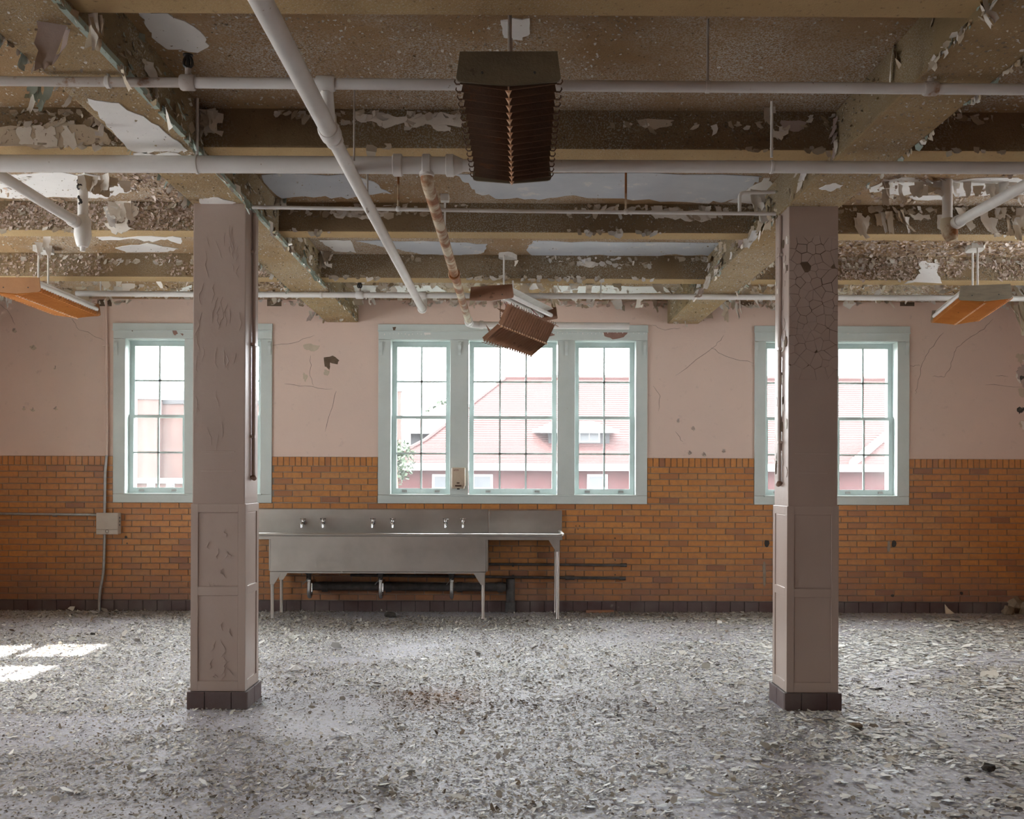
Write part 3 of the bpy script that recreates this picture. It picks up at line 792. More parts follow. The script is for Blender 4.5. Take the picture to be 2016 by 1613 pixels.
for i, (ya, yb, lab, xr) in enumerate(((1112, 1113, 'thin dark supply pipe on the bricks, the upper of two right of the sink', 1232), (1136, 1139, 'thin dark supply pipe with a tee on the bricks, the lower of two', 1230))):
    A = P(690, ya-3, YW-0.05); B = P(xr, yb, YW-0.05)
    sp_ = empty('supply_pipe', (B.x, B.y, B.z)); tag(sp_, lab, 'pipe', 'supply pipes by the sink')
    MB().tube([A, B], 0.0145, 10).build('run', M['iron'], sp_, smooth=True)
    MB().tube([B - Vector((0.06,0,0)), B + Vector((0.01,0,0))], 0.021, 10).build('end_cap', M['iron'], sp_, smooth=True)
    if i:
        T = P(1122, 1138, YW-0.05)
        MB().tube([T - Vector((0.05,0,0)), T + Vector((0.05,0,0))], 0.024, 10).build('tee', M['iron'], sp_, smooth=True)
        MB().tube([T, T + Vector((0, 0.045, 0))], 0.018, 10).build('branch', M['iron'], sp_, smooth=True)
    c = P(1010, ya, YW-0.02)
    MB().box((c.x-0.012, YW-0.05, c.z-0.02), (c.x+0.012, YW-0.008, c.z+0.02)).build('clip', M['iron'], sp_)

# ---- soap dispenser on the mullion
a = P(890, 921, YW-0.03); b_ = P(916, 963, YW-0.03); yd = YW-0.022
sd = empty('soap_dispenser', ((a.x+b_.x)/2, yd, b_.z)); tag(sd, 'beige wall soap dispenser fixed to the window mullion', 'soap dispenser')
MB().cbox((a.x, yd-0.075, b_.z+0.03), (b_.x, yd, a.z), 0.008).build('housing', M['beige'], sd, smooth=True)
MB().cbox((a.x-0.002, yd-0.06, b_.z+0.004), (b_.x-0.01, yd-0.002, b_.z+0.052), 0.006).build('bracket', M['beige'], sd, smooth=True)
xm = (a.x+b_.x)/2
MB().prism([(xm+dx, yd-0.074, b_.z+dz) for dx, dz in ((-0.045,0.045),(0.05,0.045),(0.045,0.075),(0.022,0.115),(0.0,0.125),(-0.018,0.115),(-0.035,0.08))], (0, -0.012, 0)).build('nozzle_hood', M['beige'], sd)
MB().cbox((xm-0.018, yd-0.092, b_.z+0.058), (xm+0.014, yd-0.08, b_.z+0.074), 0.003).build('sight_window', M['beige_dark'], sd)
MB().cbox((xm-0.036, yd-0.088, b_.z+0.026), (xm+0.034, yd-0.05, b_.z+0.044), 0.003).build('push_bar', M['beige_dark'], sd)
MB().cbox((xm-0.016, yd-0.07, b_.z-0.006), (xm+0.014, yd-0.03, b_.z+0.008), 0.002).build('spout', M['black'], sd)
lg_ = MB()
for dx, w, dz in ((-0.052,0.012,0.0), (-0.038,0.008,0.003), (-0.028,0.009,0.002), (-0.017,0.008,0.003), (-0.007,0.009,0.002)):
    lg_.box((xm+dx, yd-0.0765, a.z-0.032+dz), (xm+dx+w, yd-0.0745, a.z-0.022+dz))
lg_.box((xm-0.054, yd-0.0765, a.z-0.038), (xm+0.004, yd-0.0745, a.z-0.035))
o = lg_.build('printed_mark', M['winflake'], sd); o['kind'] = 'stuff'

# ---- junction box and conduits on the left part of the wall
a = P(192, 1010, YW-0.08); b_ = P(234, 1052, YW-0.08)
jb = empty('junction_box', ((a.x+b_.x)/2, YW-0.015, b_.z)); tag(jb, 'square beige electrical junction box on the orange bricks', 'electrical box')
MB().cbox((a.x, YW-0.10, b_.z), (b_.x, YW-0.014, a.z), 0.004).build('body', M['boxpaint'], jb)
MB().cbox((a.x-0.002, YW-0.112, b_.z+0.052), (b_.x+0.002, YW-0.100, a.z+0.002), 0.003).build('cover', M['boxpaint'], jb)
MB().cbox((a.x-0.002, YW-0.111, b_.z-0.002), (b_.x+0.002, YW-0.100, b_.z+0.049), 0.003).build('lower_cover', M['boxpaint'], jb)
MB().tube([Vector(((a.x+b_.x)/2, YW-0.113, b_.z+0.032)) + Vector((math.cos(t_)*0.017, 0, math.sin(t_)*0.017)) for t_ in np.linspace(0, 2*PI, 17)], 0.0025, 6).build('stamped_ring', M['beige_dark'], jb)
for dz in (0.13, 0.09, 0.17):
    MB().box((b_.x-0.001, YW-0.07, b_.z+dz), (b_.x+0.002, YW-0.05, b_.z+dz+0.02)).build('knockout', M['black'], jb)
cv = empty('conduit', P(206, 1200, YW-0.03)); cv.location.z = 0; tag(cv, 'thin vertical conduit from the ceiling down to the junction box', 'conduit', 'wall conduits')
top = P(209, 588, YW-0.025); m1 = P(211, 850, YW-0.025); m2 = P(208, 900, YW-0.03); m3 = P(206, 1010, YW-0.05)
MB().tube([top, m1, P(210, 897, YW-0.028)], 0.0135, 10).build('painted_run', M['pink'], cv, smooth=True)
MB().tube(bendpath([P(210, 897, YW-0.028), P(207, 930, YW-0.04), m3], 0.05), 0.0155, 10).build('bare_run', M['galv'], cv, smooth=True)
for py in (680, 868):
    c = P(210, py, YW-0.02)
    MB().cbox((c.x-0.045, YW-0.034, c.z-0.008), (c.x+0.018, YW-0.001, c.z+0.008), 0.003).build('strap', M['pink'], cv)
cv2 = empty('conduit', P(197, 1200, YW-0.03)); cv2.location.z = 0; tag(cv2, 'bent conduit dropping from the junction box to the floor', 'conduit', 'wall conduits')
MB().tube(bendpath([P(206, 1051, YW-0.05), P(204, 1130, YW-0.05), P(196, 1165, YW-0.045), Vector((P(195, 1200, YW-0.045).x, YW-0.045, -0.01))], 0.1), 0.0155, 10).build('run', M['galv'], cv2, smooth=True)
A = P(-60, 1011, YW-0.04); B = P(193, 1014, YW-0.05)
ch_ = empty('conduit', B); tag(ch_, 'horizontal conduit along the bricks into the side of the junction box', 'conduit', 'wall conduits')
MB().tube([A, (A+B)/2, B], 0.0155, 10).build('run', M['galv'], ch_, smooth=True)
c = P(108, 1014, YW-0.045)
MB().tube([c - Vector((0.02,0,0)), c + Vector((0.02,0,0))], 0.022, 10).build('coupling', M['galv'], ch_, smooth=True)

# ---- overhead pipes
def pipe_thing(label, group=None, loc=None):
    o = empty('overhead_pipe', loc or (0,0,0)); tag(o, label, 'pipe', group); return o
def collar(par, a, d, r, w=0.03, mat='pipe', name='coupling'):
    a = Vector(a); d = Vector(d).normalized()
    return MB().tube([a-d*w, a-d*w*0.8, a+d*w*0.8, a+d*w], [r*0.9, r, r, r*0.9], 16).build(name, M[mat], par, smooth=True)
def rod(par, x, y, z0, z1, r=0.006, mat='rod', clamp=0.0):
    rd = MB().tube([(x,y,z0),(x,y,z1)], r, 8).build('hanger_rod', M[mat], par, smooth=True)
    if clamp:
        MB().tube([Vector((x, y + math.cos(t_)*clamp, z0 - clamp + math.sin(t_)*clamp)) for t_ in np.linspace(0.5*PI, 2.5*PI, 17)], 0.006, 6).build('hanger_ring', M[mat], rd, smooth=True)
    return rd
def sprinkler(par, x, y, z):
    s = MB().tube([(x,y,z), (x,y,z+0.03)], 0.014, 10).build('sprinkler_head', M['pipe_dirty'], par, smooth=True)
    g = MB()
    for sgn in (-1, 1):
        g.tube(bendpath([(x, y, z+0.03), (x+sgn*0.02, y, z+0.045), (x+sgn*0.014, y, z+0.075), (x, y, z+0.085)], 0.015), 0.0065, 8)
    g.tube([(x,y,z+0.03),(x,y,z+0.085)], 0.009, 8)
    g.tube([(x,y,z+0.085),(x,y,z+0.09)], 0.022, 12)
    g.build('sprinkler_frame', M['black'], s, smooth=True)

# nearest sprinkler line
YA = 4.3
A = P(-200, 158, YA); J1 = P(370, 160, YA); B = P(2230, 178, YA)
zA = lambda x: A.z + (B.z-A.z)*(x-A.x)/(B.x-A.x)
pa = pipe_thing('thin white sprinkler pipe crossing highest, behind the big rusty light fixture', loc=(0, YA, A.z))
xj = J1.x
MB().tube([(A.x, YA, zA(A.x)), (xj, YA, zA(xj))], 0.0205, 16).build('stained_run', M['pipe_dirty'], pa, smooth=True)
MB().tube([(xj, YA, zA(xj)), (B.x, YA, zA(B.x))], 0.0235, 16).build('run', M['pipe'], pa, smooth=True)
collar(pa, (xj, YA, zA(xj)), (1,0,0), 0.034, 0.032, 'pipe_dirty', 'tee')
sprinkler(pa, xj, YA, zA(xj)+0.03)
x = P(1832, 172, YA).x
collar(pa, (x, YA, zA(x)), (1,0,0), 0.031, 0.03, 'pipe_dirty', 'tee'); sprinkler(pa, x, YA, zA(x)+0.028)
for px in (213, 1393):
    x = P(px, 160, YA).x; rod(pa, x, YA, zA(x)+0.02, ZC, 0.006, 'rod'); collar(pa, (x, YA, zA(x)), (1,0,0), 0.027, 0.01, 'pipe', 'hanger_clip')
xt = P(641, 165, YA).x
collar(pa, (xt, YA, zA(xt)), (1,0,0), 0.034, 0.04, 'pipe', 'tee')
# long pipe running towards the windows
ZD = CAM_H + 1.60
X0 = -0.825; X1 = -0.79
pd = pipe_thing('sloping-looking white pipe running overhead from the viewer to the windows', loc=(X1, 9.4, ZD))
xd = lambda y: X0 + (X1-X0)*(y-3.2)/6.2
yj = 4.57
MB().tube([(xd(1.0), 1.0, ZD), (xd(yj), yj, ZD)], 0.040, 18).build('thick_run', M['pipe'], pd, smooth=True)
MB().tube([(xd(yj), yj, ZD), (xd(9.28), 9.28, ZD)], 0.034, 18).build('run', M['pipe'], pd, smooth=True)
collar(pd, (xd(yj), yj, ZD), (0,1,0), 0.050, 0.05); collar(pd, (xd(yj+0.11), yj+0.11, ZD), (0,1,0), 0.043, 0.02)
MB().tube(bendpath([(xt, YA, zA(xt)-0.01), (xt, YA+0.02, zA(xt)-0.02), (xd(yj), yj, ZD+0.02)], 0.02), 0.029, 14).build('branch', M['pipe'], pd, smooth=True)
collar(pd, (xd(yj), yj-0.03, ZD+0.045), (0,0,1), 0.036, 0.025)
MB().tube([Vector((xd(9.28), 9.28, ZD))] + arc((xd(9.3), 9.28, ZD+0.05), (0,0,-1), (0,1,0), 0.05, 0, PI/2, 6)[1:] + [Vector((xd(9.3), 9.33, ZD+0.11))], 0.037, 16).build('elbow', M['pipe'], pd, smooth=True)
collar(pd, (xd(9.2), 9.24, ZD), (0,1,0), 0.043, 0.02)
yr = 5.75; rod(pd, xd(yr), yr, ZD+0.03, ZC, 0.006, 'rod', 0.04)
rod(pd, xd(6.3)+0.02, 5.1, ZD+0.04, ZC, 0.005, 'rod')
# main cross pipe
YM = 5.22
A = P(-200, 321, YM); J = P(900, 325, YM); B = P(2230, 332, YM)
zM = A.z; 
pm = pipe_thing('thick white pipe crossing the whole room below the beams', loc=(0, YM, zM))
zf = lambda x: A.z + (B.z-A.z)*(x-A.x)/(B.x-A.x)
MB().tube([(A.x, YM, zf(A.x)), (J.x, YM, zf(J.x))], 0.0445, 20).build('thick_run', M['pipe'], pm, smooth=True)
MB().tube([(J.x, YM, zf(J.x)), (B.x, YM, zf(B.x))], 0.032, 18).build('run', M['pipe'], pm, smooth=True)
for px, w in ((783, 0.025), (840, 0.022), (886, 0.022)):
    x = P(px, 325, YM).x; collar(pm, (x, YM, zf(x)), (1,0,0), 0.058, w)
x = J.x; MB().tube([(x-0.02, YM, zf(x)), (x+0.03, YM, zf(x))], [0.055, 0.034], 16).build('reducer', M['pipe'], pm, smooth=True)
for px in (388, 1519):
    x = P(px, 330, YM).x
    rod(pm, x, YM, zf(x)+0.05, ZC, 0.008, 'pipe', 0.0); collar(pm, (x, YM, zf(x)), (1,0,0), 0.050 if px < 900 else 0.036, 0.008, 'pipe', 'hanger_clip')
# rusty branch from the main pipe to the windows
xr = P(840, 345, YM).x; ZR = zf(xr) - 0.075
pr = pipe_thing('rust streaked pipe branching off the thick pipe towards the triple window', loc=(xr, YM, ZR))
xe = P(924, 628, 9.95).x
MB().tube(bendpath([(xr, YM, zf(xr)), (xr, YM+0.02, ZR-0.002), (xr*0.5+xe*0.5, 7.6, ZR-0.01), (xe, 9.75, ZR-0.01)], 0.05), 0.033, 16).build('run', M['rust_pipe'], pr, smooth=True)
MB().tube([(xr, YM, zf(xr)-0.02), (xr, YM, ZR+0.02)], 0.04, 14).build('drop', M['pipe'], pr, smooth=True)
collar(pr, (xr*0.55+xe*0.45, 7.55, ZR-0.01), (0,1,0), 0.045, 0.03, 'rust_pipe')
MB().tube(bendpath([(xe, 9.72, ZR-0.01), (xe, 9.95, ZR-0.012), (xe+0.10, 9.97, ZR-0.014), (xe+1.6, 9.97, ZR-0.02)], 0.07), 0.034, 14).build('elbow', M['pipe'], pr, smooth=True)
for y in (9.70, 9.86): collar(pr, (xe, y, ZR-0.011), (0,1,0), 0.042, 0.018)
collar(pr, (xe+0.12, 9.97, ZR-0.013), (1,0,0), 0.043, 0.02)
# sprinkler line nearest the windows
YE = 9.22
A = P(150, 578, YE); B = P(2230, 589, YE); zE = lambda x: A.z + (B.z-A.z)*(x-A.x)/(B.x-A.x)
pe = pipe_thing('thin white sprinkler pipe close along the window wall', loc=(0, YE, A.z))
MB().tube([(A.x, YE, A.z), (B.x, YE, B.z)], 0.0265, 16).build('run', M['pipe'], pe, smooth=True)
for px in (708, 832):
    x = P(px, 584, YE).x; collar(pe, (x, YE, zE(x)), (1,0,0), 0.037, 0.035, 'pipe', 'tee')
x = P(708, 580, YE).x; sprinkler(pe, x, YE, zE(x)+0.03)
for px in (632, 813, 1183, 198):
    x = P(px, 580, YE).x; rod(pe, x, YE, zE(x)+0.02, ZC, 0.0065, 'canopy')
for px in (632, 1183): 
    x = P(px, 580, YE).x; collar(pe, (x, YE, zE(x)), (1,0,0), 0.032, 0.012, 'pipe', 'hanger_clip')
# drain pipes in the outer bays
def drain(px, py_bot, y_diag, label, rusty, sgn):
    Y = 6.55
    c = P(px, 430, Y); x = c.x; zb_ = P(px, py_bot, Y).z
    zj = P(px, 440, Y).z
    o = pipe_thing(label, 'ceiling drain pipes', (x, Y, zb_))
    MB().tube([(x, Y, ZC-0.001), (x, Y, zj)], 0.032, 16).build('drop', M['pipe'], o, smooth=True)
    if not rusty:
        MB().tube([(x, Y, zj+0.05), (x, Y, zj+0.03), (x, Y, zj-0.08), (x, Y, zb_+0.05), (x, Y, zb_+0.03), (x, Y, zb_+0.028), (x, Y, zb_)], [0.034,0.048,0.055,0.042,0.034,0.018,0.016], 16).build('cleanout', M['pipe'], o, smooth=True)
        g = MB()
        for k in range(14):
            a = -PI/2 + random.uniform(-0.6, 0.6); zz = P(px, 382, Y).z + random.uniform(-0.08, 0.08)
            q = Vector((x + math.cos(a)*0.032, Y + math.sin(a)*0.032, zz)); r = random.uniform(0.006, 0.016)
            g.tube([q - Vector((0,0,r)), q, q + Vector((0,0,r))], [r*0.3, r, r*0.3], 6)
        k_ = g.build('rust_scab', M['black'], o); k_['kind'] = 'stuff'
        pj = Vector((x-0.03, Y-0.02, zj))
    else:
        MB().tube([(x, Y, zj+0.03), (x, Y, zj-0.01), (x+0.01, Y-0.02, zj-0.07), (x+0.02, Y-0.03, zb_)], [0.042,0.046,0.05,0.035], 16).build('elbow', M['rust_pipe'], o, smooth=True)
        pj = Vector((x+0.035, Y-0.03, zj-0.01))
    far = Vector((pj.x - sgn*0.0, YM+0.08, zf(pj.x)-0.03))
    MB().tube([pj, far], 0.033, 16).build('run', M['pipe'], o, smooth=True)
    collar(o, pj + Vector((0,-0.05,0)), (0,1,0), 0.042, 0.03)
    collar(o, far + Vector((0,0.03,0)), (0,1,0), 0.042, 0.03)
    return o
drain(163, 495, 0, 'white drain pipe with a bulb cleanout hanging in the sunny side bay', False, -1)
drain(1865, 478, 0, 'white drain pipe with a rusty elbow hanging in the dim side bay', True, 1)
# thin conduit between the columns
YT = YCOL - 0.03
A = P(497, 408, YT); B = P(1527, 421, YT)
pt = empty('conduit', A); tag(pt, 'thin white conduit strung between the tops of the two columns', 'conduit')
MB().tube([A, (A+B)/2 + Vector((0,0,-0.004)), B], 0.0115, 10).build('run', M['pipe'], pt, smooth=True)
for px in (784, 1232):
    x = P(px, 412, YT).x; z = A.z + (B.z-A.z)*(x-A.x)/(B.x-A.x)
    rod(pt, x, YT, z, ZC, 0.007, 'rust_pipe'); collar(pt, (x, YT, z), (1,0,0), 0.017, 0.012, 'pipe', 'hanger_clip')
c = [P(1456, 417, YT), P(1456, 380, YT), P(1526, 378, YT)]
MB().tube(bendpath(c, 0.03), 0.0115, 10).build('branch', M['pipe'], pt, smooth=True)
# conduits running down the columns
for sgn, (x0, x1, y0, y1, zc), ytop, ybot, px, root in ((1, CL, 430, 938, 496, colL), (-1, CR, 345, 950, 1526, colR)):
    xx = (x1 - 0.007 + 0.015) if sgn > 0 else (x0 + 0.007 - 0.015)
    zb_ = PX(px, ybot, xx).z; yy = y0 + 0.16
    zt_ = ZGIRD - 0.02
    cd = MB().tube([(xx, yy, zt_), (xx, yy, zb_)], 0.013, 10).build('conduit', M['col'], root, smooth=True)
    MB().tube([(xx, yy, zb_), (xx, yy-0.02, zb_-0.004), (xx, yy+0.02, zb_-0.014)], [0.014, 0.022, 0.016], 8).build('broken_end', M['rust_brown'], cd, smooth=True)
    for k in range(3):
        z = zb_ + (zt_-zb_)*(0.15+0.35*k)
        MB().box((xx-0.018 if sgn > 0 else xx-0.014, yy-0.03, z-0.008), (xx+0.014 if sgn > 0 else xx+0.018, yy+0.03, z+0.008)).build('conduit_strap', M['col'], cd)
rodx = P(875, 400, 6.9); 
hg = empty('hanger', (rodx.x, 6.95, ZC)); tag(hg, 'loose white hanger rod beside the rust streaked pipe', 'hanger')
MB().tube([(rodx.x, 6.95, ZC), (rodx.x, 6.95, ZC-0.26)], 0.007, 8).build('rod', M['canopy'], hg, smooth=True)
MB().cbox((rodx.x-0.03, 6.92, ZC-0.05), (rodx.x+0.03, 6.98, ZC), 0.006).build('plate', M['canopy'], hg)

# ---- fluorescent fixtures
FW = 0.20     # half width
def fixture(label, near, far, zb, cap_mat, blade_mat, blades, lou=True, canopy_at=0.45, rods=(-0.09, 0.09), tube_on=(-1, 1), rod_mat='canopy', with_canopy=True):
    near = Vector(near); far = Vector(far); L = (far-near).length
    ang = math.atan2(-(far.x-near.x), far.y-near.y)
    root = empty('fluorescent_fixture', (near.x, near.y, zb), ang); tag(root, label, 'light fixture', 'hanging fluorescent fixtures')
    H = 0.112; V = 0.030
    cap = [(-FW*0.93,H),(FW*0.93,H),(FW,0.012),(FW*0.97,0.001),(FW*0.90,-0.004),(0,-V*0.6),(-FW*0.90,-0.004),(-FW*0.97,0.001),(-FW,0.012)]
    for y, w in ((0.0, 0.012), (L-0.012, 0.012)):
        e = MB().prism([(x, y, z) for x, z in cap], (0, w, 0)).build('end_cap', M[cap_mat], root, local=True)
        for sx_ in (-0.1, 0.1):
            MB().tube([(sx_, y-0.004 if y == 0 else y+0.016, 0.03), (sx_, y+0.004, 0.03)], 0.005, 8).build('screw', M['black'], e, local=True)
    MB().cbox((-0.075, 0.012, 0.055), (0.075, L-0.012, H-0.004), 0.006).build('ballast_channel', M['rust_brown'], root, local=True)
    MB().prism([(-0.075, 0.012, 0.075), (-0.16, 0.012, 0.098), (-0.16, 0.012, 0.102), (-0.075, 0.012, 0.08)], (0, L-0.024, 0)).build('reflector_wing', M['canopy'], root, local=True)
    MB().prism([(0.075, 0.012, 0.075), (0.16, 0.012, 0.098), (0.16, 0.012, 0.102), (0.075, 0.012, 0.08)], (0, L-0.024, 0)).build('reflector_wing', M['canopy'], root, local=True)
    for sgn in tube_on:
        MB().tube([(sgn*0.168, 0.02, 0.058), (sgn*0.168, L-0.02, 0.058)], 0.021, 14).build('lamp_tube', M['tube'], root, smooth=True, local=True)
    if lou: louver(root, L, blade_mat, blades, V)
    # stem rods and ceiling canopy
    yc = L*canopy_at; zt = ZC - zb
    if with_canopy: cn = MB().prism([(x, yc+y, zt-0.045) for x, y in ((-0.045,-0.10),(0.045,-0.10),(0.065,-0.06),(0.065,0.06),(0.045,0.10),(-0.045,0.10),(-0.065,0.06),(-0.065,-0.06))], (0, 0, 0.043)).build('canopy', M['canopy'], root, local=True)
    for dy in rods:
        MB().tube([(0, yc+dy, H-0.01), (0, yc+dy, zt-0.03)], 0.0085, 10).build('stem_rod', M[rod_mat], root, smooth=True, local=True)
    return root, L
def louver(root, L, mat, n, V=0.030, holder=None):
    par = holder or root
    pitch = (L-0.03)/n
    b = MB(); dy = min(pitch*0.45, 0.03); rise = 0.042
    for s in (-1, 1):
        # plate from spine to the outer edge, lying back like a scale, with a hooked outer end
        prof = [(0.004, -V), (FW*0.93, -0.004)]
        b.add([(s*prof[0][0], 0, prof[0][1]-0.004), (s*prof[1][0], 0, prof[1][1]-0.004), (s*(prof[1][0]-0.006), dy, prof[1][1]+rise), (s*prof[0][0], dy, prof[0][1]+rise),
               (s*prof[0][0], 0, prof[0][1]-0.001), (s*prof[1][0], 0, prof[1][1]-0.001), (s*(prof[1][0]-0.006), dy, prof[1][1]+rise+0.003), (s*prof[0][0], dy, prof[0][1]+rise+0.003)],
              [(0,1,2,3),(7,6,5,4),(0,4,5,1),(1,5,6,2),(2,6,7,3),(3,7,4,0)])
        b.tube([(s*FW*0.93, 0.001, -0.007), (s*(FW*0.93+0.014), 0.0, -0.008), (s*(FW*0.93+0.021), 0.0, 0.002), (s*(FW*0.93+0.019), 0.0, 0.010)], [0.004,0.0035,0.003,0.002], 5)
    me = b.mesh('louver_blade', M[mat])
    bl = None
    for i in range(n):
        place('louver_blade', me, (0, 0.015 + i*pitch, 0), par)
    sp_ = MB()
    for i in range(n):
        y = 0.013 + i*pitch
        sp_.add([(-0.013, y, -V-0.002), (0.013, y, -V-0.002), (0, y+pitch*0.85, -V-0.004), (0, y+0.002, -V-0.012)], [(0,1,3),(0,3,2),(3,1,2),(0,2,1)])
    sp_.box((-0.002, 0.012, -V+0.012), (0.002, L-0.012, -V+0.016))
    o = sp_.build('louver_spine', M['spine'], par, local=True); o['kind'] = 'stuff'
ZF = CAM_H + 1.53
n0 = P(1001, 150, 3.85)
fixture('dark rusty fluorescent fixture hanging closest, its louvers hiding the tubes', (n0.x, 3.80, 0), (n0.x+0.02, 5.06, 0), ZF, 'rust_cap', 'rust_dark', 16, canopy_at=0.42, rods=(-0.22, 0.1), rod_mat='rod', tube_on=(), with_canopy=False)
fixture('orange rusted fluorescent fixture hanging over the sunny side by the junction box', (-3.99, 8.10, 0), (-3.99, 9.30, 0), ZF, 'cap_orange', 'rust_orange', 24, canopy_at=0.40, tube_on=(1,))
fixture('orange rusted fluorescent fixture with a dusty end cap beyond the cracked column', (3.85, 8.0, 0), (4.12, 9.17, 0), ZF-0.045, 'cap_grey', 'rust_orange', 24, canopy_at=0.30, tube_on=(-1,))
fb, L = fixture('broken fluorescent fixture whose louver dangles in front of the triple window', (-0.137, 8.4, 0), (0.29, 9.5, 0), ZF+0.01, 'rust_brown', 'rust_brown', 20, lou=False, canopy_at=0.33, rods=(-0.10, 0.12), tube_on=())
for x in (0.05, 0.14):
    MB().tube([(x, 0.02, 0.035), (x, L-0.02, 0.035)], 0.020, 14).build('lamp_tube', M['tube'], fb, smooth=True, local=True)
wr = MB()
for k in range(9):
    p = [Vector((random.uniform(-0.08, 0.06), L*(0.25+0.07*k), 0.05))]
    for j in range(5): p.append(p[-1] + Vector((random.uniform(-0.05,0.05), random.uniform(-0.03,0.07), random.uniform(-0.045,0.02))))
    wr.tube(bendpath(p, 0.02), 0.004, 6)
o = wr.build('loose_wires', M['wiring'], fb, local=True); o['kind'] = 'stuff'
# the louver that swung down, still hooked to the fixture: a holder mesh (its side rails) carries the blades
hold = MB()
hold.tube([(-0.186, 0.0, -0.002), (-0.186, L-0.02, -0.002)], 0.004, 6); hold.tube([(0.186, 0.0, -0.002), (0.186, L-0.02, -0.002)], 0.004, 6)
hold.add([(-0.10, -0.01, 0.0), (-0.08, -0.01, 0.0), (-0.06, -0.05, 0.05)], [(0,1,2)]); hold.add([(0.10, -0.01, 0.0), (0.13, -0.01, 0.0), (0.10, -0.04, 0.06)], [(0,1,2)])
hd = hold.build('louver_frame', M['rust_brown'], fb, local=True)
dl = P(977, 640, 8.38) - Vector((fb.location.x, fb.location.y, fb.location.z))
dl = Matrix.Rotation(-fb.rotation_euler.z, 3, 'Z') @ dl
hd.location = (dl.x, dl.y, dl.z + 0.02)
hd.rotation_euler = Euler((math.radians(-1.0), math.radians(-50), math.radians(-1.5)), 'YXZ')
louver(fb, L-0.05, 'rust_brown', 20, 0.045, hd)
ch = MB(); c0 = Vector((-0.02+dl.x+0.03, 0.06, 0.0)); 
for k in range(9): ch.tube([c0 + Vector((0,0,-k*0.018)), c0 + Vector((0.002,0,-k*0.018-0.009)), c0 + Vector((0,0,-k*0.018-0.018))], [0.003,0.005,0.003], 5)
o = ch.build('chain', M['rust_dark'], fb, local=True); o['kind'] = 'stuff'

# ================================================================== LITTER, PEELING PAINT, WALL DAMAGE
# ---- cracked paint plates on the right column (irregular cells, each its own plate)
def clip(poly, a, b_):
    """keep the part of poly nearer to a than to b"""
    mx, my = (a[0]+b_[0])/2, (a[1]+b_[1])/2; nx, ny = b_[0]-a[0], b_[1]-a[1]
    d = lambda p: (p[0]-mx)*nx + (p[1]-my)*ny
    out = []
    for i in range(len(poly)):
        p, q = poly[i], poly[(i+1) % len(poly)]; dp, dq = d(p), d(q)
        if dp <= 0: out.append(p)
        if (dp < 0 < dq) or (dq < 0 < dp):
            t = dp/(dp-dq); out.append((p[0]+(q[0]-p[0])*t, p[1]+(q[1]-p[1])*t))
    return out
def cells(x0, x1, z0, z1, n, rnd, stretch=1.0):
    pts = []
    tries = 0
    md = 0.62*math.sqrt((x1-x0)*(z1-z0)/n)
    while len(pts) < n and tries < 6000:
        tries += 1
        p = (rnd.uniform(x0, x1), rnd.uniform(z0, z1))
        if all((p[0]-q[0])**2 + (p[1]-q[1])**2 > md*md for q in pts): pts.append(p)
    res = []
    for a in pts:
        poly = [(x0,z0),(x1,z0),(x1,z1),(x0,z1)]
        for b_ in pts:
            if b_ is not a and poly: poly = clip(poly, a, b_)
        if len(poly) >= 3: res.append((a, poly))
    return res
rc = random.Random(5)
x0, x1, y0, y1, zc = CR
zt_, zb_ = P(1600, 468, YCOL).z, P(1600, 745, YCOL).z
yf = y0 + 0.007
MB().box((x0+0.012, yf-0.0012, zb_), (x1-0.01, yf+0.001, zt_)).build('cracked_ground', M['gap'], colR)
for a, poly in cells(x0+0.009, x1-0.009, zb_-0.01, zt_+0.015, 92, rc):
    cx = sum(p[0] for p in poly)/len(poly); cz = sum(p[1] for p in poly)/len(poly)
    f = (cz-zb_)/(zt_-zb_)
    if rc.random() < 0.035 and f > 0.5: continue
    sh = 1.0 - rc.uniform(0.02, 0.07)*(0.4+f)
    tilt = (rc.uniform(-0.0035, 0.0035), rc.uniform(-0.0035, 0.0035))
    pl = []
    for (px, pz) in poly:
        u, w = px-cx, pz-cz
        pl.append((cx+u*sh, yf - 0.0035 - abs(tilt[0])*0.3 + (tilt[0]*u + tilt[1]*w)/0.02*0.4, cz+w*sh))
    MB().prism(pl, (0, 0.0045, 0)).build('paint_plate', M['col'], colR)
# flakes on its window side
for k in range(46):
    z = random.uniform(1.5, 3.0); y = random.uniform(y0+0.03, y1-0.03); s = random.uniform(0.012, 0.035)
    pl = [(x0+0.0065, y+math.cos(t_)*s*random.uniform(0.6,1), z+math.sin(t_)*s*1.4*random.uniform(0.6,1)) for t_ in np.linspace(0, 2*PI, 7)[:-1]]
    MB().prism(pl, (-random.uniform(0.002, 0.006), 0, 0)).build('paint_plate', M[random.choice(['col','gap','flake','col'])], colR)
# taped marks across the column fronts
for c_, rt, rows in ((CL, colL, ((396, 462, 889), (395, 463, 927))), (CR, colR, ((1566, 1632, 893), (1570, 1630, 931)))):
    for (pa_, pb_, py) in rows:
        A = P(pa_, py, YCOL); B = P(pb_, py, YCOL)
        MB().cbox((A.x, YCOL+0.0035, A.z-0.005), (B.x, YCOL+0.008, A.z+0.005), 0.0015).build('ridge', M['col_panel'], rt)
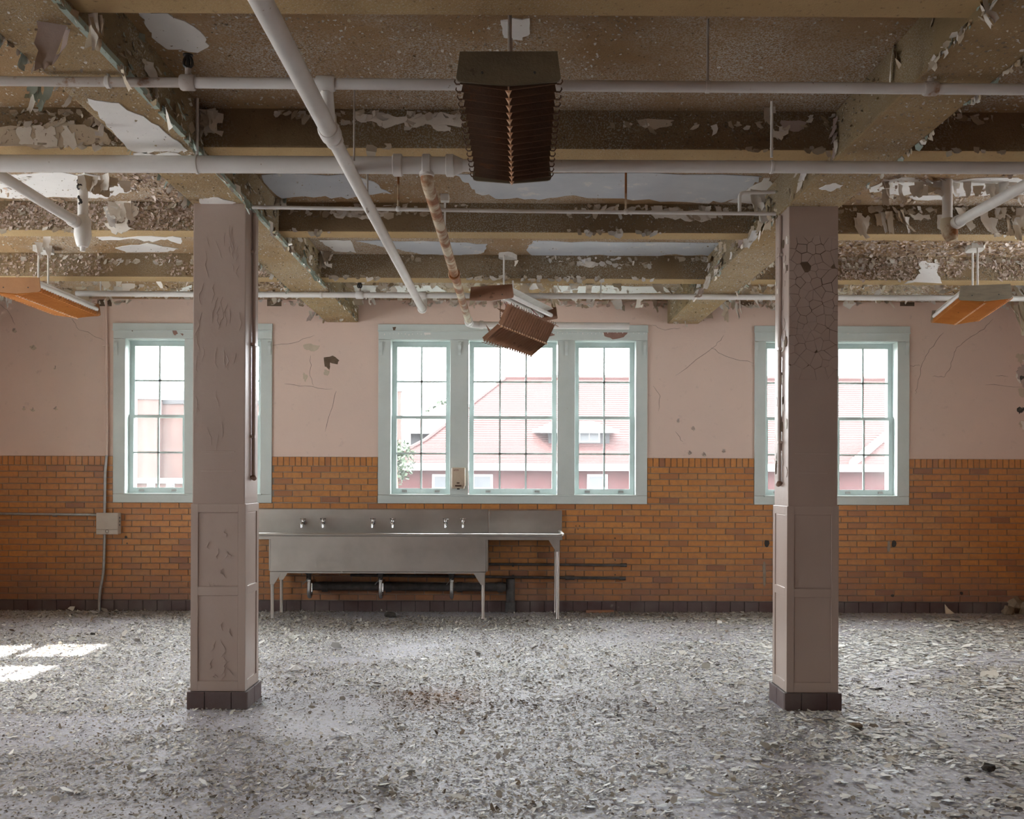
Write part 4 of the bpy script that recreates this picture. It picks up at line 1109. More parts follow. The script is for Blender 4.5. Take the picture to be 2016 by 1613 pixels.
# shallow paint cracks on the left column front: raised curls
for k in range(40):
    px = random.uniform(382, 476); py = random.choice([random.uniform(430, 860), random.uniform(440, 700)])
    A = P(px, py, YCOL+0.0065); n_ = random.randint(2, 4); pts = [A]
    for j in range(n_): pts.append(pts[-1] + Vector((random.uniform(-0.018, 0.018), 0, -random.uniform(0.015, 0.05))))
    MB().tube(pts, [0.0008] + [0.0018]*(n_-1) + [0.0008], 5).build('paint_ridge', M['col'], colL)
for (pxr, pyr, n_) in (((440, 475), (1210, 1330), 14), ((420, 470), (1040, 1150), 10)):
    for k in range(n_):
        A = P(random.uniform(*pxr)-22, random.uniform(*pyr), YCOL+0.004); pts = [A]
        for j in range(3): pts.append(pts[-1] + Vector((random.uniform(-0.02, 0.02), 0, -random.uniform(0.005, 0.03))))
        MB().tube(pts, [0.0008, 0.0022, 0.0022, 0.0008], 5).build('paint_ridge', M['col_panel'], colL)

# ---- ragged sheets of old paint on the slab, girders and beams
rp = random.Random(21)
def sheet(px_pts, plane, mat='patch_white', th=0.004, amp=4.0, sub=4, parent=None, name='plaster_sheet', Y=None, Z=None):
    pts = jag(px_pts, amp, sub, rp)
    if plane == 'z':
        w = [PZ(a, b_, Z) for a, b_ in pts]; w = [Vector((p.x, p.y, Z)) for p in w]; off = (0, 0, -th)
    else:
        w = [P(a, b_, Y) for a, b_ in pts]; w = [Vector((p.x, Y, p.z)) for p in w]; off = (0, -th, 0)
    return MB().prism(w, off).build(name, M[mat], parent or ceiling)
S = lambda pts, mat='patch_white', **k: sheet(pts, 'z', mat, Z=k.pop('Z', ZC), **k)
S([(272,20),(330,26),(395,62),(412,90),(386,102),(330,97),(300,72),(284,44)], 'patch_white')
S([(172,192),(235,203),(300,240),(340,270),(368,296),(352,300),(262,297),(225,262),(196,232)], 'patch_white', Z=ZGIRD, parent=girder_l)
S([(262,300),(350,302),(382,308),(300,330),(268,318)], 'patch_white', Z=ZGIRD, parent=girder_l)
S([(392,392),(430,388),(466,398),(440,404),(396,404)], 'patch_white', Z=ZGIRD, parent=girder_l, amp=2)
S([(514,343),(690,341),(735,356),(770,380),(700,388),(640,386),(556,389),(522,362)], 'patch_blue')
S([(892,341),(1200,340),(1500,346),(1482,366),(1440,392),(1395,400),(1300,396),(1200,391),(1110,385),(1050,392),(985,390),(936,378),(915,358)], 'patch_blue')
S([(1432,398),(1478,368),(1516,350),(1522,368),(1490,402)], 'patch_white')
S([(-40,342),(120,340),(185,343),(268,371),(226,384),(190,391),(80,388),(-40,390)], 'patch_white')
S([(628,472),(690,473),(702,497),(660,494),(640,482)], 'patch_white', amp=2)
S([(700,474),(880,476),(960,480),(952,497),(900,503),(830,500),(770,488)], 'patch_blue', amp=2)
S([(1050,474),(1200,477),(1420,478),(1396,503),(1330,500),(1250,506),(1180,500),(1120,507),(1050,503),(1036,492)], 'patch_blue', amp=2)
S([(692,562),(860,562),(880,574),(760,578),(700,574)], 'patch_white', amp=1.5)
S([(1090,562),(1300,563),(1330,574),(1200,578),(1090,574)], 'patch_white', amp=1.5)
S([(190,467),(300,465),(358,468),(356,480),(330,470),(300,476),(270,470),(200,472)], 'patch_white', Z=ZBEAM, amp=2.5)
S([(226,488),(290,478),(352,490),(330,495),(250,496)], 'patch_white', amp=1.5)
S([(346,572),(378,560),(378,580),(350,582)], 'patch_white', amp=1.5)
S([(1705,372),(1740,352),(1800,350),(1850,356),(1820,380),(1760,382),(1720,378)], 'patch_white')
S([(1850,352),(1980,350),(2060,362),(2040,385),(1960,380),(1880,385)], 'patch_white')
S([(1790,386),(1860,384),(1855,392),(1800,393)], 'patch_white', amp=2)
S([(1612,371),(1640,360),(1660,364),(1636,376)], 'patch_white', Z=ZGIRD, amp=1.5, parent=girder_r)
S([(985,40),(1042,36),(1043,66),(1020,78),(1002,78),(990,66)], 'patch_white', amp=3)
# rough pinkish residue fields (left and right bays)
# on the fronts of the beams
FY = lambda pts, Y, mat='flake', **k: sheet(pts, 'y', mat, Y=Y, **k)
yb1, yb2, yb3 = BEAMS[5][0]-0.0005, BEAMS[6][0]-0.0005, BEAMS[7][0]-0.0005
FY([(700,222),(760,224),(790,230),(840,226),(905,222),(918,240),(900,250),(850,246),(820,252),(795,242),(760,252),(730,240),(704,238)], yb1, 'flake', amp=5, th=0.006)
FY([(848,246),(880,248),(890,262),(862,258)], yb1, 'flake', amp=4)
FY([(1254,236),(1326,236),(1320,250),(1285,254),(1258,248)], yb1, 'flake_tan', amp=4)
FY([(1536,238),(1588,240),(1580,256),(1545,258)], yb1, 'flake_mauve', amp=4); FY([(1522,254),(1545,262),(1538,276),(1522,270)], yb1, 'flake', amp=3)
FY([(-30,262),(60,246),(130,240),(208,262),(215,286),(120,288),(-30,288)], yb1, 'flake_tan', amp=7, th=0.003)
FY([(36,252),(62,246),(66,284),(38,282)], yb1, 'flake', amp=5, th=0.008); FY([(66,250),(110,252),(112,290),(70,286)], yb1, 'flake', amp=5, th=0.008); FY([(124,250),(150,262),(152,292),(126,288)], yb1, 'flake', amp=5, th=0.008)
FY([(652,416),(720,414),(765,416),(758,426),(730,432),(690,428),(660,428)], yb2, 'flake', amp=3)
FY([(1280,416),(1330,414),(1420,418),(1410,428),(1380,438),(1340,430),(1290,430)], yb2, 'flake', amp=4)
FY([(205,420),(230,396),(262,396),(274,418),(258,432),(236,424),(214,432)], yb2, 'flake', amp=4, th=0.010)
FY([(206,440),(250,436),(264,452),(240,462),(220,458)], yb2, 'flake', amp=4, th=0.010)
FY([(1690,424),(1712,428),(1704,460),(1686,452)], yb2, 'flake', amp=4, th=0.008); FY([(1790,420),(1830,424),(1828,432),(1800,434)], yb2, 'flake', amp=4, th=0.008)
FY([(1940,430),(1966,432),(1960,462),(1942,456)], yb2, 'flake', amp=4, th=0.008)
FY([(1808,516),(1850,518),(1846,540),(1854,558),(1780,558),(1796,552),(1812,540)], yb3, 'patch_white', amp=3.5, th=0.006)
FY([(1140,514),(1172,516),(1165,526),(1145,524)], yb3, 'flake', amp=2, th=0.008)

# ---- curled flakes hanging from edges: a few flake shapes, placed one by one
rf = random.Random(3)
def flake_mesh(kind, mat):
    """unit flake: hangs from (0,0,0) down to z=-1, width about 1, curling out towards -y"""
    nx, nz = 3, 5
    w0 = rf.uniform(0.7, 1.0); tp = rf.uniform(0.2, 0.9) if kind != 'strip' else rf.uniform(0.5, 1.0)
    curl = rf.uniform(0.25, 0.8); side = rf.uniform(-0.4, 0.4); sk = rf.uniform(-0.35, 0.35)
    vs_ = []; fs_ = []
    for j in range(nz+1):
        t = j/nz
        for i in range(nx+1):
            u = i/nx - 0.5
            wd = w0*(1-t) + tp*t
            x = u*wd*(1+rf.uniform(-0.16, 0.16)) + sk*t + rf.uniform(-0.05, 0.05)*(t > 0)
            y = -curl*t*t + side*u*t - 0.25*abs(u)*t + rf.uniform(-0.03, 0.03)
            z = -t*(1 - 0.22*curl*t) + rf.uniform(-0.07, 0.07)*(t > 0) - (0.12*rf.random() if j == nz else 0)
            vs_.append((x, y, z))
    for j in range(nz):
        for i in range(nx):
            a = j*(nx+1)+i
            if kind == 'torn' and rf.random() < 0.18 and j > 1: continue
            fs_.append((a, a+1, a+nx+2, a+nx+1))
    used = sorted({i for f in fs_ for i in f}); mp = {o_: n_ for n_, o_ in enumerate(used)}
    mb = MB(); mb.add([vs_[i] for i in used], [tuple(mp[i] for i in f) for f in fs_])
    return mb.mesh('paint_flake', M[mat], smooth=True)
FL = {mt: [flake_mesh(k, mt) for k in ('plain', 'torn', 'strip', 'plain', 'torn')] for mt in ('flake', 'flake_tan', 'flake_teal', 'flake_mauve', 'patch_white', 'bead')}
def hang(x, y, z, w, h, mat='flake', par=None, rz=None, d=None):
    rz = rf.uniform(-0.7, 0.7) if rz is None else rz
    return place('paint_flake', rf.choice(FL[mat]), (x, y, z), par or ceiling, (rf.uniform(-0.15, 0.25), rf.uniform(-0.15, 0.15), rz), (w, d or h*0.6, h))
def hang_px(pxa, pxb, py, Y, n, w, h, mats=('flake',), par=None, jit=6):
    for k in range(n):
        p = P(rf.uniform(pxa, pxb), py + rf.uniform(-jit, jit), Y)
        hang(p.x, Y - rf.uniform(0.0, 0.02), p.z, rf.uniform(*w), rf.uniform(*h), rf.choice(mats), par)
MIX = ('flake', 'flake', 'flake_tan', 'patch_white')
# large single curls near the viewer
p = PZ(100, 45, ZGIRD); hang(p.x, p.y, ZGIRD, 0.13, 0.24, 'flake_mauve', girder_l, 0.3, 0.12); hang(p.x+0.04, p.y+0.05, ZGIRD, 0.06, 0.16, 'flake_mauve', girder_l, -0.5)
p = PX(1935, 0, GR[0]); hang(GR[0]-0.01, p.y, p.z, 0.06, 0.12, 'flake', girder_r, 1.0); hang(GR[0]-0.02, p.y-0.06, p.z, 0.05, 0.12, 'flake', girder_r, 0.6)
p = PX(1764, 88, GR[0]); hang(GR[0]-0.01, p.y, p.z, 0.05, 0.19, 'flake', girder_r, 1.2, 0.05); hang(GR[0]-0.02, p.y-0.03, p.z-0.04, 0.05, 0.16, 'flake_tan', girder_r, 0.9)
p = P(1512, 198, 5.3); hang(p.x, p.y, p.z, 0.06, 0.13, 'flake', None, 0.2); hang(p.x+0.02, p.y, p.z, 0.04, 0.09, 'flake', None, -0.4)
hang_px(66, 105, 172, 4.6, 4, (0.05, 0.09), (0.08, 0.14), ('flake', 'flake_teal'), girder_l)
hang_px(180, 200, 35, 3.85, 3, (0.05, 0.1), (0.08, 0.16), ('flake', 'flake_tan'))
# along the bead and the flank of the left girder
for k in range(46):
    y = rf.uniform(3.4, 8.6); z = rf.uniform(ZGIRD, ZGIRD+0.04) if k % 2 else rf.uniform(ZGIRD+0.05, ZC)
    s = rf.uniform(0.025, 0.07)
    hang(GL[1]+rf.uniform(0.004, 0.02), y, z, s, s*rf.uniform(0.8, 1.8), rf.choice(['flake_teal', 'flake', 'flake_tan', 'bead', 'flake']), girder_l, PI/2 + rf.uniform(-0.8, 0.8))
for k in range(16):
    y = rf.uniform(3.6, 6.0); s = rf.uniform(0.025, 0.055)
    hang(GL[0]-0.006, y, ZGIRD+rf.uniform(0.0, 0.05), s, s*1.5, rf.choice(['flake', 'flake_teal']), girder_l, -PI/2 + rf.uniform(-0.8, 0.8))
hang_px(392, 440, 222, 5.33, 10, (0.05, 0.09), (0.08, 0.17), ('flake', 'flake', 'flake_tan'))
hang_px(505, 560, 380, 7.1, 14, (0.05, 0.1), (0.08, 0.2), ('flake', 'flake_teal', 'flake'))
hang_px(632, 652, 488, 8.72, 7, (0.06, 0.1), (0.1, 0.2), ('flake',))
# right girder flank
for k in range(44):
    y = rf.uniform(5.6, 9.2); z = rf.uniform(ZGIRD, ZC); s = rf.uniform(0.03, 0.09)
    hang(GR[0]-rf.uniform(0.004, 0.02), y, z, s, s*rf.uniform(0.8, 2.0), rf.choice(['flake', 'flake', 'flake_tan', 'patch_white', 'flake_mauve']), girder_r, -PI/2 + rf.uniform(-0.8, 0.8))
p = P(1648, 232, 5.33); 
for k in range(5): hang(p.x-0.01, p.y, p.z-0.04*k, 0.04, 0.07, rf.choice(['flake_mauve', 'flake']), girder_r, -1.0)
# beam 2 fronts, right and centre bays
hang_px(1285, 1420, 412, yb2, 10, (0.05, 0.1), (0.04, 0.1), MIX); hang_px(655, 760, 414, yb2, 7, (0.05, 0.1), (0.03, 0.06), MIX)
hang_px(1660, 2010, 418, yb2, 26, (0.04, 0.10), (0.05, 0.19), MIX, jit=12)
hang_px(1700, 2010, 360, 6.6, 22, (0.04, 0.11), (0.05, 0.15), MIX, jit=14)
hang_px(120, 270, 352, 6.45, 10, (0.05, 0.12), (0.05, 0.12), MIX, jit=8)
hang_px(205, 275, 404, yb2, 8, (0.06, 0.12), (0.08, 0.2), ('flake', 'patch_white'), jit=8)
hang_px(1010, 1420, 512, yb3, 8, (0.03, 0.06), (0.03, 0.06), MIX); hang_px(1480, 1560, 380, 6.7, 8, (0.05, 0.1), (0.08, 0.2), MIX)
# the strip where ceiling and window wall meet
for k in range(120):
    x = rf.uniform(P(560, 580, YW-0.2).x, P(1500, 580, YW-0.2).x) if k < 84 else rf.choice([rf.uniform(XL+0.3, GL[0]-0.2), rf.uniform(GR[1], XR-0.2)])
    y = rf.uniform(9.6, YW-0.02); s = rf.uniform(0.04, 0.13)
    hang(x, y, ZC, s, s*rf.uniform(0.5, 1.3), rf.choice(MIX), None, rf.uniform(-1.5, 1.5))
# ragged clumps at the girder ends
def clump(px, py, Y, n, spread, w, h, par, mats):
    c = P(px, py, Y)
    for k in range(n):
        hang(c.x + rf.uniform(-spread, spread), c.y - rf.uniform(0, 0.25), c.z + rf.uniform(-0.03, 0.09), rf.uniform(*w), rf.uniform(*h), rf.choice(mats), par)
clump(650, 612, YW-0.05, 14, 0.22, (0.04, 0.1), (0.05, 0.13), girder_l, ('flake', 'flake_tan', 'flake_mauve', 'patch_white'))
clump(1372, 604, YW-0.05, 18, 0.26, (0.05, 0.13), (0.08, 0.22), girder_r, ('flake', 'flake', 'flake_tan', 'patch_white'))
clump(1345, 622, YW-0.1, 5, 0.10, (0.03, 0.06), (0.1, 0.2), girder_r, ('flake', 'flake_tan'))
clump(1440, 600, YW-0.05, 6, 0.12, (0.04, 0.08), (0.12, 0.25), girder_r, ('flake', 'flake_tan'))
clump(1998, 560, 9.8, 14, 0.12, (0.05, 0.12), (0.12, 0.30), None, ('flake', 'patch_white', 'flake_tan'))
clump(1992, 600, 9.8, 8, 0.06, (0.04, 0.08), (0.15, 0.32), None, ('flake', 'flake_tan'))
clump(35, 586, 10.6, 8, 0.16, (0.04, 0.08), (0.08, 0.18), None, ('flake', 'patch_white'))
clump(1085, 590, 10.4, 5, 0.05, (0.03, 0.06), (0.12, 0.22), None, ('flake', 'flake_tan'))
clump(90, 480, 8.3, 3, 0.05, (0.07, 0.1), (0.1, 0.15), None, ('canopy' if False else 'patch_white',))

# ---- damage on the pink wall: losses, cracks, dark pockets
def wsheet(pts, mat, th=0.003, amp=1.5, sub=3, name='paint_loss'): return sheet(pts, 'y', mat, th, amp, sub, wall_back, name, Y=YW+0.0005)
wsheet([(597,680),(612,677),(630,681),(626,688),(612,692),(600,687)], 'flake_tan'); wsheet([(638,704),(655,700),(668,710),(664,718),(650,714),(648,728),(640,722)], 'gap')
wsheet([(598,734),(606,742),(602,752),(597,746)], 'flake_tan'); wsheet([(638,728),(648,730),(645,741),(638,738)], 'flake_tan')
for (px, py, s) in ((65, 685, 7), (64, 808, 5), (47, 806, 4), (110, 806, 4), (108, 726, 3), (28, 652, 5), (1425, 890, 4), (1358, 893, 4), (1386, 896, 5), (1365, 845, 5), (1335, 830, 4)):
    wsheet([(px-s, py-s*0.5), (px+s*0.4, py-s*0.7), (px+s, py+s*0.2), (px, py+s*0.7), (px-s*0.6, py+s*0.3)], 'flake_tan' if px < 120 else 'patch_pink', amp=1.0)
    p = P(px, py-2, YW); hang(p.x, YW-0.002, p.z+0.02, 0.04, 0.035, 'flake_mauve', wall_back, rf.uniform(-0.5, 0.5))
def crack(pts, w=0.0035, rag=2.0):
    q = []
    for i in range(len(pts)-1):
        for k in range(4):
            t = k/4; q.append((pts[i][0]+(pts[i+1][0]-pts[i][0])*t + rp.uniform(-rag, rag)*(k > 0), pts[i][1]+(pts[i+1][1]-pts[i][1])*t + rp.uniform(-rag, rag)*(k > 0)))
    q.append(pts[-1])
    w3 = [P(a, b_, YW-0.0006) for a, b_ in q]
    MB().tube(w3, [w*0.25] + [w*rp.uniform(0.35, 0.6) for _ in w3[1:-1]] + [w*0.15], 4).build('crack', M['crack'], wall_back)
for c_ in ([(141,627),(156,650),(178,657),(206,672)], [(1955,628),(1938,648),(1905,668),(1884,684),(1878,700),(1868,730),(1858,743),(1836,742)], [(1858,655),(1830,688),(1816,715),(1806,760),(1802,776)], [(1792,720),(1812,721)],
           [(1400,685),(1430,702),(1484,716)], [(1425,660),(1410,680),(1330,740)], [(662,770),(655,800),(640,850)], [(612,700),(610,740),(618,760)], [(1940,758),(2016,762)], [(537,680),(575,676),(620,660)], [(1284,640),(1310,650),(1340,646)], [(1286,760),(1300,780),(1296,810)], [(1330,850),(1345,870)], [(560,756),(600,760),(655,766)], [(0,600),(14,610),(30,640)], [(1960,740),(1985,742)]):
    crack(c_)
for px in (206, 540, 1470, 1786):
    a = P(px-14, 590, YW); b_ = P(px+14, 603, YW)
    MB().box((a.x, YW-0.004, b_.z), (b_.x, YW+0.001, a.z)).build('dark_pocket', M['gap'], wall_back)
# mould and broken plaster in the dim corner
for k in range(26):
    py = rf.uniform(700, 850); px = rf.uniform(2007, 2028)
    s = rf.uniform(4, 11)
    wsheet([(px-s, py-s), (px+s*0.5, py-s*1.2), (px+s, py+s*0.4), (px, py+s), (px-s*0.7, py+s*0.5)], rf.choice(['mould', 'flake', 'flake_tan', 'flake_mauve']), amp=2.5, th=rf.uniform(0.002, 0.006), name='plaster_loss')
# holes and marks in the bricks
def bhole(px, py, s, mat='black', sh=1.0):
    c = P(px, py, YW-0.014)
    MB().prism([(c.x + math.cos(t_)*s*rf.uniform(0.75, 1.1), YW-0.0145, c.z + math.sin(t_)*s*sh*rf.uniform(0.75, 1.1)) for t_ in np.linspace(0, 2*PI, 9)[:-1]], (0, 0.003, 0)).build('hole', M[mat], wall_back)
for px, py, s, sh in ((1211, 1060, 0.010, 1), (1211, 1103, 0.009, 1), (1211, 1132, 0.009, 1), (1134, 1036, 0.008, 1), (1141, 1036, 0.008, 1), (1138, 1042, 0.007, 1), (1228, 1036, 0.006, 1), (248, 1058, 0.016, 1), (250, 1070, 0.009, 1), (1760, 1071, 0.030, 1.5), (1757, 1173, 0.022, 0.8), (1510, 1070, 0.03, 1.5), (1893, 1168, 0.02, 1)):
    bhole(px, py, s, 'black', sh)
bhole(1750, 1076, 0.02, 'mortar', 4.0); bhole(1505, 1130, 0.02, 'mortar', 8.0)
# paint losses, tacks and curtain brackets on the window heads
def on_window(root, pts, mat, th=0.002, amp=1.5, y=YW-0.0222):
    w = [P(a, b_, y) for a, b_ in jag(pts, amp, 3, rp)]
    q = [Vector((p.x - root.location.x, y - root.location.y, p.z)) for p in w]
    MB().prism(q, (0, -th, 0)).build('paint_loss', M[mat], root, local=True)
W1, W2, W3 = (bpy.data.objects['window_%d' % k] for k in (1, 2, 3))
on_window(W2, [(1188,654),(1215,652),(1236,654),(1228,664),(1206,668),(1190,662)], 'winflake'); on_window(W2, [(1060,656),(1085,655),(1092,660),(1072,664)], 'winflake')
on_window(W1, [(337,649),(346,648),(350,658),(343,660)], 'winflake', amp=1); on_window(W1, [(354,656),(362,658),(360,662)], 'winflake', amp=0.8); on_window(W1, [(257,648),(263,648),(261,653)], 'gap', amp=0.6)
on_window(W2, [(773,644),(780,644),(778,651),(774,651)], 'gap', amp=0.4, y=YW-0.0285); on_window(W3, [(1662,655),(1676,654),(1670,658)], 'flake', amp=0.6)
for root, runs in ((W1, ((232, 366, 646),)), (W2, ((757, 842, 658), (1055, 1272, 656))), (W3, ((1490, 1512, 650), (1656, 1788, 652)))):
    tk = MB()
    for (a, b_, py) in runs:
        px = a
        while px < b_:
            p = P(px, py + rp.uniform(-1.5, 1.5), YW-0.022); s = rp.uniform(0.004, 0.009)
            tk.box((p.x-root.location.x-s*0.7, -0.0255, p.z-s), (p.x-root.location.x+s*0.7, -0.0215, p.z+s)); px += rp.uniform(6, 12)
    if tk.v:
        o = tk.build('tack_remnants', M['patch_white'], root, local=True); o['kind'] = 'stuff'
p0 = P(835, 655, YW-0.022); p1 = P(848, 659, YW-0.022)
MB().box((p0.x-W2.location.x, -0.026, p1.z), (p1.x-W2.location.x, -0.0215, p0.z)).build('tape_scrap', M['patch_white'], W2, local=True)
def bracket(root, px, side):
    c = P(px, 686, YW-0.022); x = c.x - root.location.x; z = c.z
    pth = [(0, z+0.075), (-0.022, z+0.07), (-0.03, z+0.03), (-0.014, z-0.01), (-0.012, z-0.05), (-0.006, z-0.075)]
    mb = MB(); w = 0.016
    pts = bendpath([(x, -0.022+a, b_) for a, b_ in pth], 0.03)
    for i in range(len(pts)-1):
        a, b_ = pts[i], pts[i+1]
        mb.add([(x-w, a.y, a.z), (x+w, a.y, a.z), (x+w, b_.y, b_.z), (x-w, b_.y, b_.z), (x-w, a.y+0.006, a.z), (x+w, a.y+0.006, a.z), (x+w, b_.y+0.006, b_.z), (x-w, b_.y+0.006, b_.z)], [(0,1,2,3),(7,6,5,4),(0,4,5,1),(2,6,7,3),(1,5,6,2),(0,3,7,4)])
    mb.build('curtain_bracket', M['win'], root, local=True)
for px in (750, 905, 1115, 1269): bracket(W2, px, 0)
for px in (229, 531): bracket(W1, px, 0)
for px in (1489, 1785): bracket(W3, px, 0)

# ---- litter on the floor
N = 400000
def vnoise(x, y, f, seed):
    r = np.random.default_rng(seed); g = r.random((64, 64))
    u = x*f + 100; w = y*f + 100
    i = np.floor(u).astype(int); j = np.floor(w).astype(int); a = u-i; b_ = w-j
    a = a*a*(3-2*a); b_ = b_*b_*(3-2*b_)
    G = lambda p, q: g[p % 64, q % 64]
    return (G(i,j)*(1-a)+G(i+1,j)*a)*(1-b_) + (G(i,j+1)*(1-a)+G(i+1,j+1)*a)*b_
def fbm(x, y, f, s): return (vnoise(x,y,f,s) + 0.5*vnoise(x,y,f*2.1,s+1) + 0.25*vnoise(x,y,f*4.3,s+2))/1.75
N2 = int(N*2.0)
Y = 3.3 + (YW-0.02-3.3)*rng.random(N2)**1.0
X = (rng.random(N2)*2-1)*np.minimum(0.56*Y+0.9, 5.78)
keepw = np.minimum(0.56*Y+0.9, 5.85)/5.85
clear = fbm(X, Y*1.6, 0.75, 40)                       # swept, almost bare patches
dens = np.clip((clear-0.27)/0.12, 0.30, 1.0)
dens = np.where(X > 1.6, np.clip(dens*1.0, 0.1, 1), dens)
incol = ((np.abs(X-(CL[0]+CL[1])/2) < 0.20) | (np.abs(X-(CR[0]+CR[1])/2) < 0.20)) & (Y > YCOL-0.02) & (Y < YCOL+0.37)
ok = (rng.random(N2) < dens*keepw*0.98) & ~incol
X = X[ok][:N]; Y = Y[ok][:N]; n = len(X)
small = fbm(X, Y, 0.9, 77)
size = np.exp(rng.normal(-5.2, 0.48, n))             # half-length, about 9 mm
rs = np.clip((X-0.2)/3.0, 0, 1); rs = rs*rs*(3-2*rs)
size *= (1 + rs*(0.15+0.75*rng.random(n))) * (0.8 + 0.5*small)
big = rng.random(n) < 0.010 + 0.03*rs; size = np.where(big, size*2.2, size)
asp = rng.uniform(0.45, 0.95, n); th = rng.uniform(0, 2*PI, n)
tx = rng.normal(0, 0.30, n); ty = rng.normal(0, 0.30, n)
tx *= 1-0.6*rs; ty *= 1-0.6*rs
K = 5
ang = (np.arange(K)[None,:] + rng.uniform(-0.35, 0.35, (n,K)))*2*PI/K
rad = rng.uniform(0.7, 1.15, (n,K))
lx = np.cos(ang)*rad*size[:,None]; ly = np.sin(ang)*rad*size[:,None]*asp[:,None]
px_ = lx*np.cos(th)[:,None] - ly*np.sin(th)[:,None]; py_ = lx*np.sin(th)[:,None] + ly*np.cos(th)[:,None]
pz_ = px_*tx[:,None] + py_*ty[:,None]
pz_ = pz_ - pz_.min(axis=1, keepdims=True) + (0.0015 + 0.007*rng.random(n)**2)[:,None] + rng.uniform(0, 0.0015, (n,K))
co = np.stack([px_+X[:,None], py_+Y[:,None], pz_], axis=2).reshape(-1,3)
co[:,1] = np.minimum(co[:,1], YW-0.028)
pal = np.array([(0.68,0.67,0.62),(0.79,0.78,0.74),(0.58,0.565,0.50),(0.48,0.475,0.42),(0.72,0.68,0.60),(0.36,0.31,0.24),(0.22,0.175,0.125),(0.12,0.095,0.07),(0.64,0.67,0.68)])
w_ = np.array([26,18,17,10,10,6,4,2.5,9.0]); w_ /= w_.sum()
ci = rng.choice(len(pal), n, p=w_)
colr = pal[ci]*rng.uniform(0.85, 1.1, (n,1))
dirty = np.clip((fbm(X*1.0, Y, 0.8, 91)-0.50)*5, 0, 1)*(rng.random(n))*0.75
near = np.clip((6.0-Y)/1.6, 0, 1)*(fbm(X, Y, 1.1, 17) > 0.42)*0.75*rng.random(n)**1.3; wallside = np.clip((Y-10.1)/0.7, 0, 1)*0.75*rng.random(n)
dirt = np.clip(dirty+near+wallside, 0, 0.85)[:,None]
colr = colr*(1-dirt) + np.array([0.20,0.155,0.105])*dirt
c = PZ(862, 1380, 0.0); dd = ((X-c.x)/0.30)**2 + ((Y-c.y)/0.42)**2
rust = (np.exp(-dd*1.3)*rng.random(n)*1.7).clip(0,0.92)[:,None]
colr = colr*(1-rust) + np.array([0.30,0.145,0.05])*rust
a_ = P(505, 1385, 6.5); ln = np.exp(-((Y-6.45-0.05*np.sin(X*4))/0.16)**2)*((X > -1.6) & (X < 0.8))
ln = (ln*rng.random(n)*1.5).clip(0,0.95)[:,None]; colr = colr*(1-ln) + np.array([0.15,0.11,0.07])*ln
me = bpy.data.meshes.new('paint_chip_litter')
me.vertices.add(n*K); me.vertices.foreach_set('co', co.astype(np.float32).ravel())
me.loops.add(n*K); me.loops.foreach_set('vertex_index', np.arange(n*K, dtype=np.int32))
me.polygons.add(n); me.polygons.foreach_set('loop_start', (np.arange(n)*K).astype(np.int32)); me.polygons.foreach_set('loop_total', np.full(n, K, np.int32))
me.update(calc_edges=True)
at = me.attributes.new('chip_colour', 'FLOAT_COLOR', 'FACE')
at.data.foreach_set('color', np.concatenate([colr, np.ones((n,1))], axis=1).astype(np.float32).ravel())
me.materials.append(M['chips'])
lit = bpy.data.objects.new('paint_chip_litter', me); COL.objects.link(lit)
tag(lit, 'countless small pale paint chips and crumbs strewn over the whole floor', 'litter', kind='stuff')
# ---- fine scabs and fringes of old paint too small to pick apart
def bits(name, parent, pos, down, out, size, cols, label=None):
    """bent two-panel scraps: pos (n,3) roots, down/out (n,3) directions, one joined mesh"""
    n = len(pos); side = np.cross(down, out)
    w = (size*rng.uniform(0.35, 0.8, n))[:,None]; h = (size*rng.uniform(0.6, 1.3, n))[:,None]; cu = (rng.uniform(0.1, 0.9, n))[:,None]
    sk = rng.normal(0, 0.35, (n,1))
    p0 = pos - side*w; p1 = pos + side*w
    m0 = p0 + down*h*0.5 + out*h*0.15*cu + side*w*sk; m1 = p1 + down*h*0.5*rng.uniform(0.7,1.3,(n,1)) + out*h*0.15*cu + side*w*sk
    t0 = m0 + down*h*0.4 + out*h*0.5*cu + side*w*rng.uniform(0,0.9,(n,1)); t1 = m1 + down*h*0.45 + out*h*0.45*cu - side*w*rng.uniform(0,0.9,(n,1))
    co = np.stack([p0,p1,m1,m0,t1,t0], axis=1).reshape(-1,3)
    base = (np.arange(n)*6)[:,None]
    q = np.concatenate([base+np.array([0,1,2,3]), base+np.array([3,2,4,5])], axis=1).reshape(-1)
    me = bpy.data.meshes.new(name)
    me.vertices.add(n*6); me.vertices.foreach_set('co', co.astype(np.float32).ravel())
    me.loops.add(n*8); me.loops.foreach_set('vertex_index', q.astype(np.int32))
    me.polygons.add(n*2); me.polygons.foreach_set('loop_start', (np.arange(n*2)*4).astype(np.int32)); me.polygons.foreach_set('loop_total', np.full(n*2, 4, np.int32))
    me.update(calc_edges=True)
    cc = np.array(cols)[rng.integers(0, len(cols), n)]*rng.uniform(0.8, 1.1, (n,1))
    at = me.attributes.new('chip_colour', 'FLOAT_COLOR', 'FACE')
    at.data.foreach_set('color', np.repeat(np.concatenate([cc, np.ones((n,1))], axis=1), 2, axis=0).astype(np.float32).ravel())
    me.materials.append(M['chips'])
    o = bpy.data.objects.new(name, me); COL.objects.link(o); o.parent = parent; o['kind'] = 'stuff'
    return o
def flat(dv, ax, k=0.15):
    dv = dv.copy(); dv[:, ax] *= k; return dv/np.linalg.norm(dv, axis=1, keepdims=True)
def const(v, n): return np.tile(np.array(v, float), (n,1))
def jit(d, n, s):
    r = const(d, n) + rng.normal(0, s, (n,3)); return r/np.linalg.norm(r, axis=1, keepdims=True)
W_ = [(0.80,0.76,0.70),(0.70,0.65,0.58),(0.62,0.55,0.44),(0.50,0.41,0.30)]
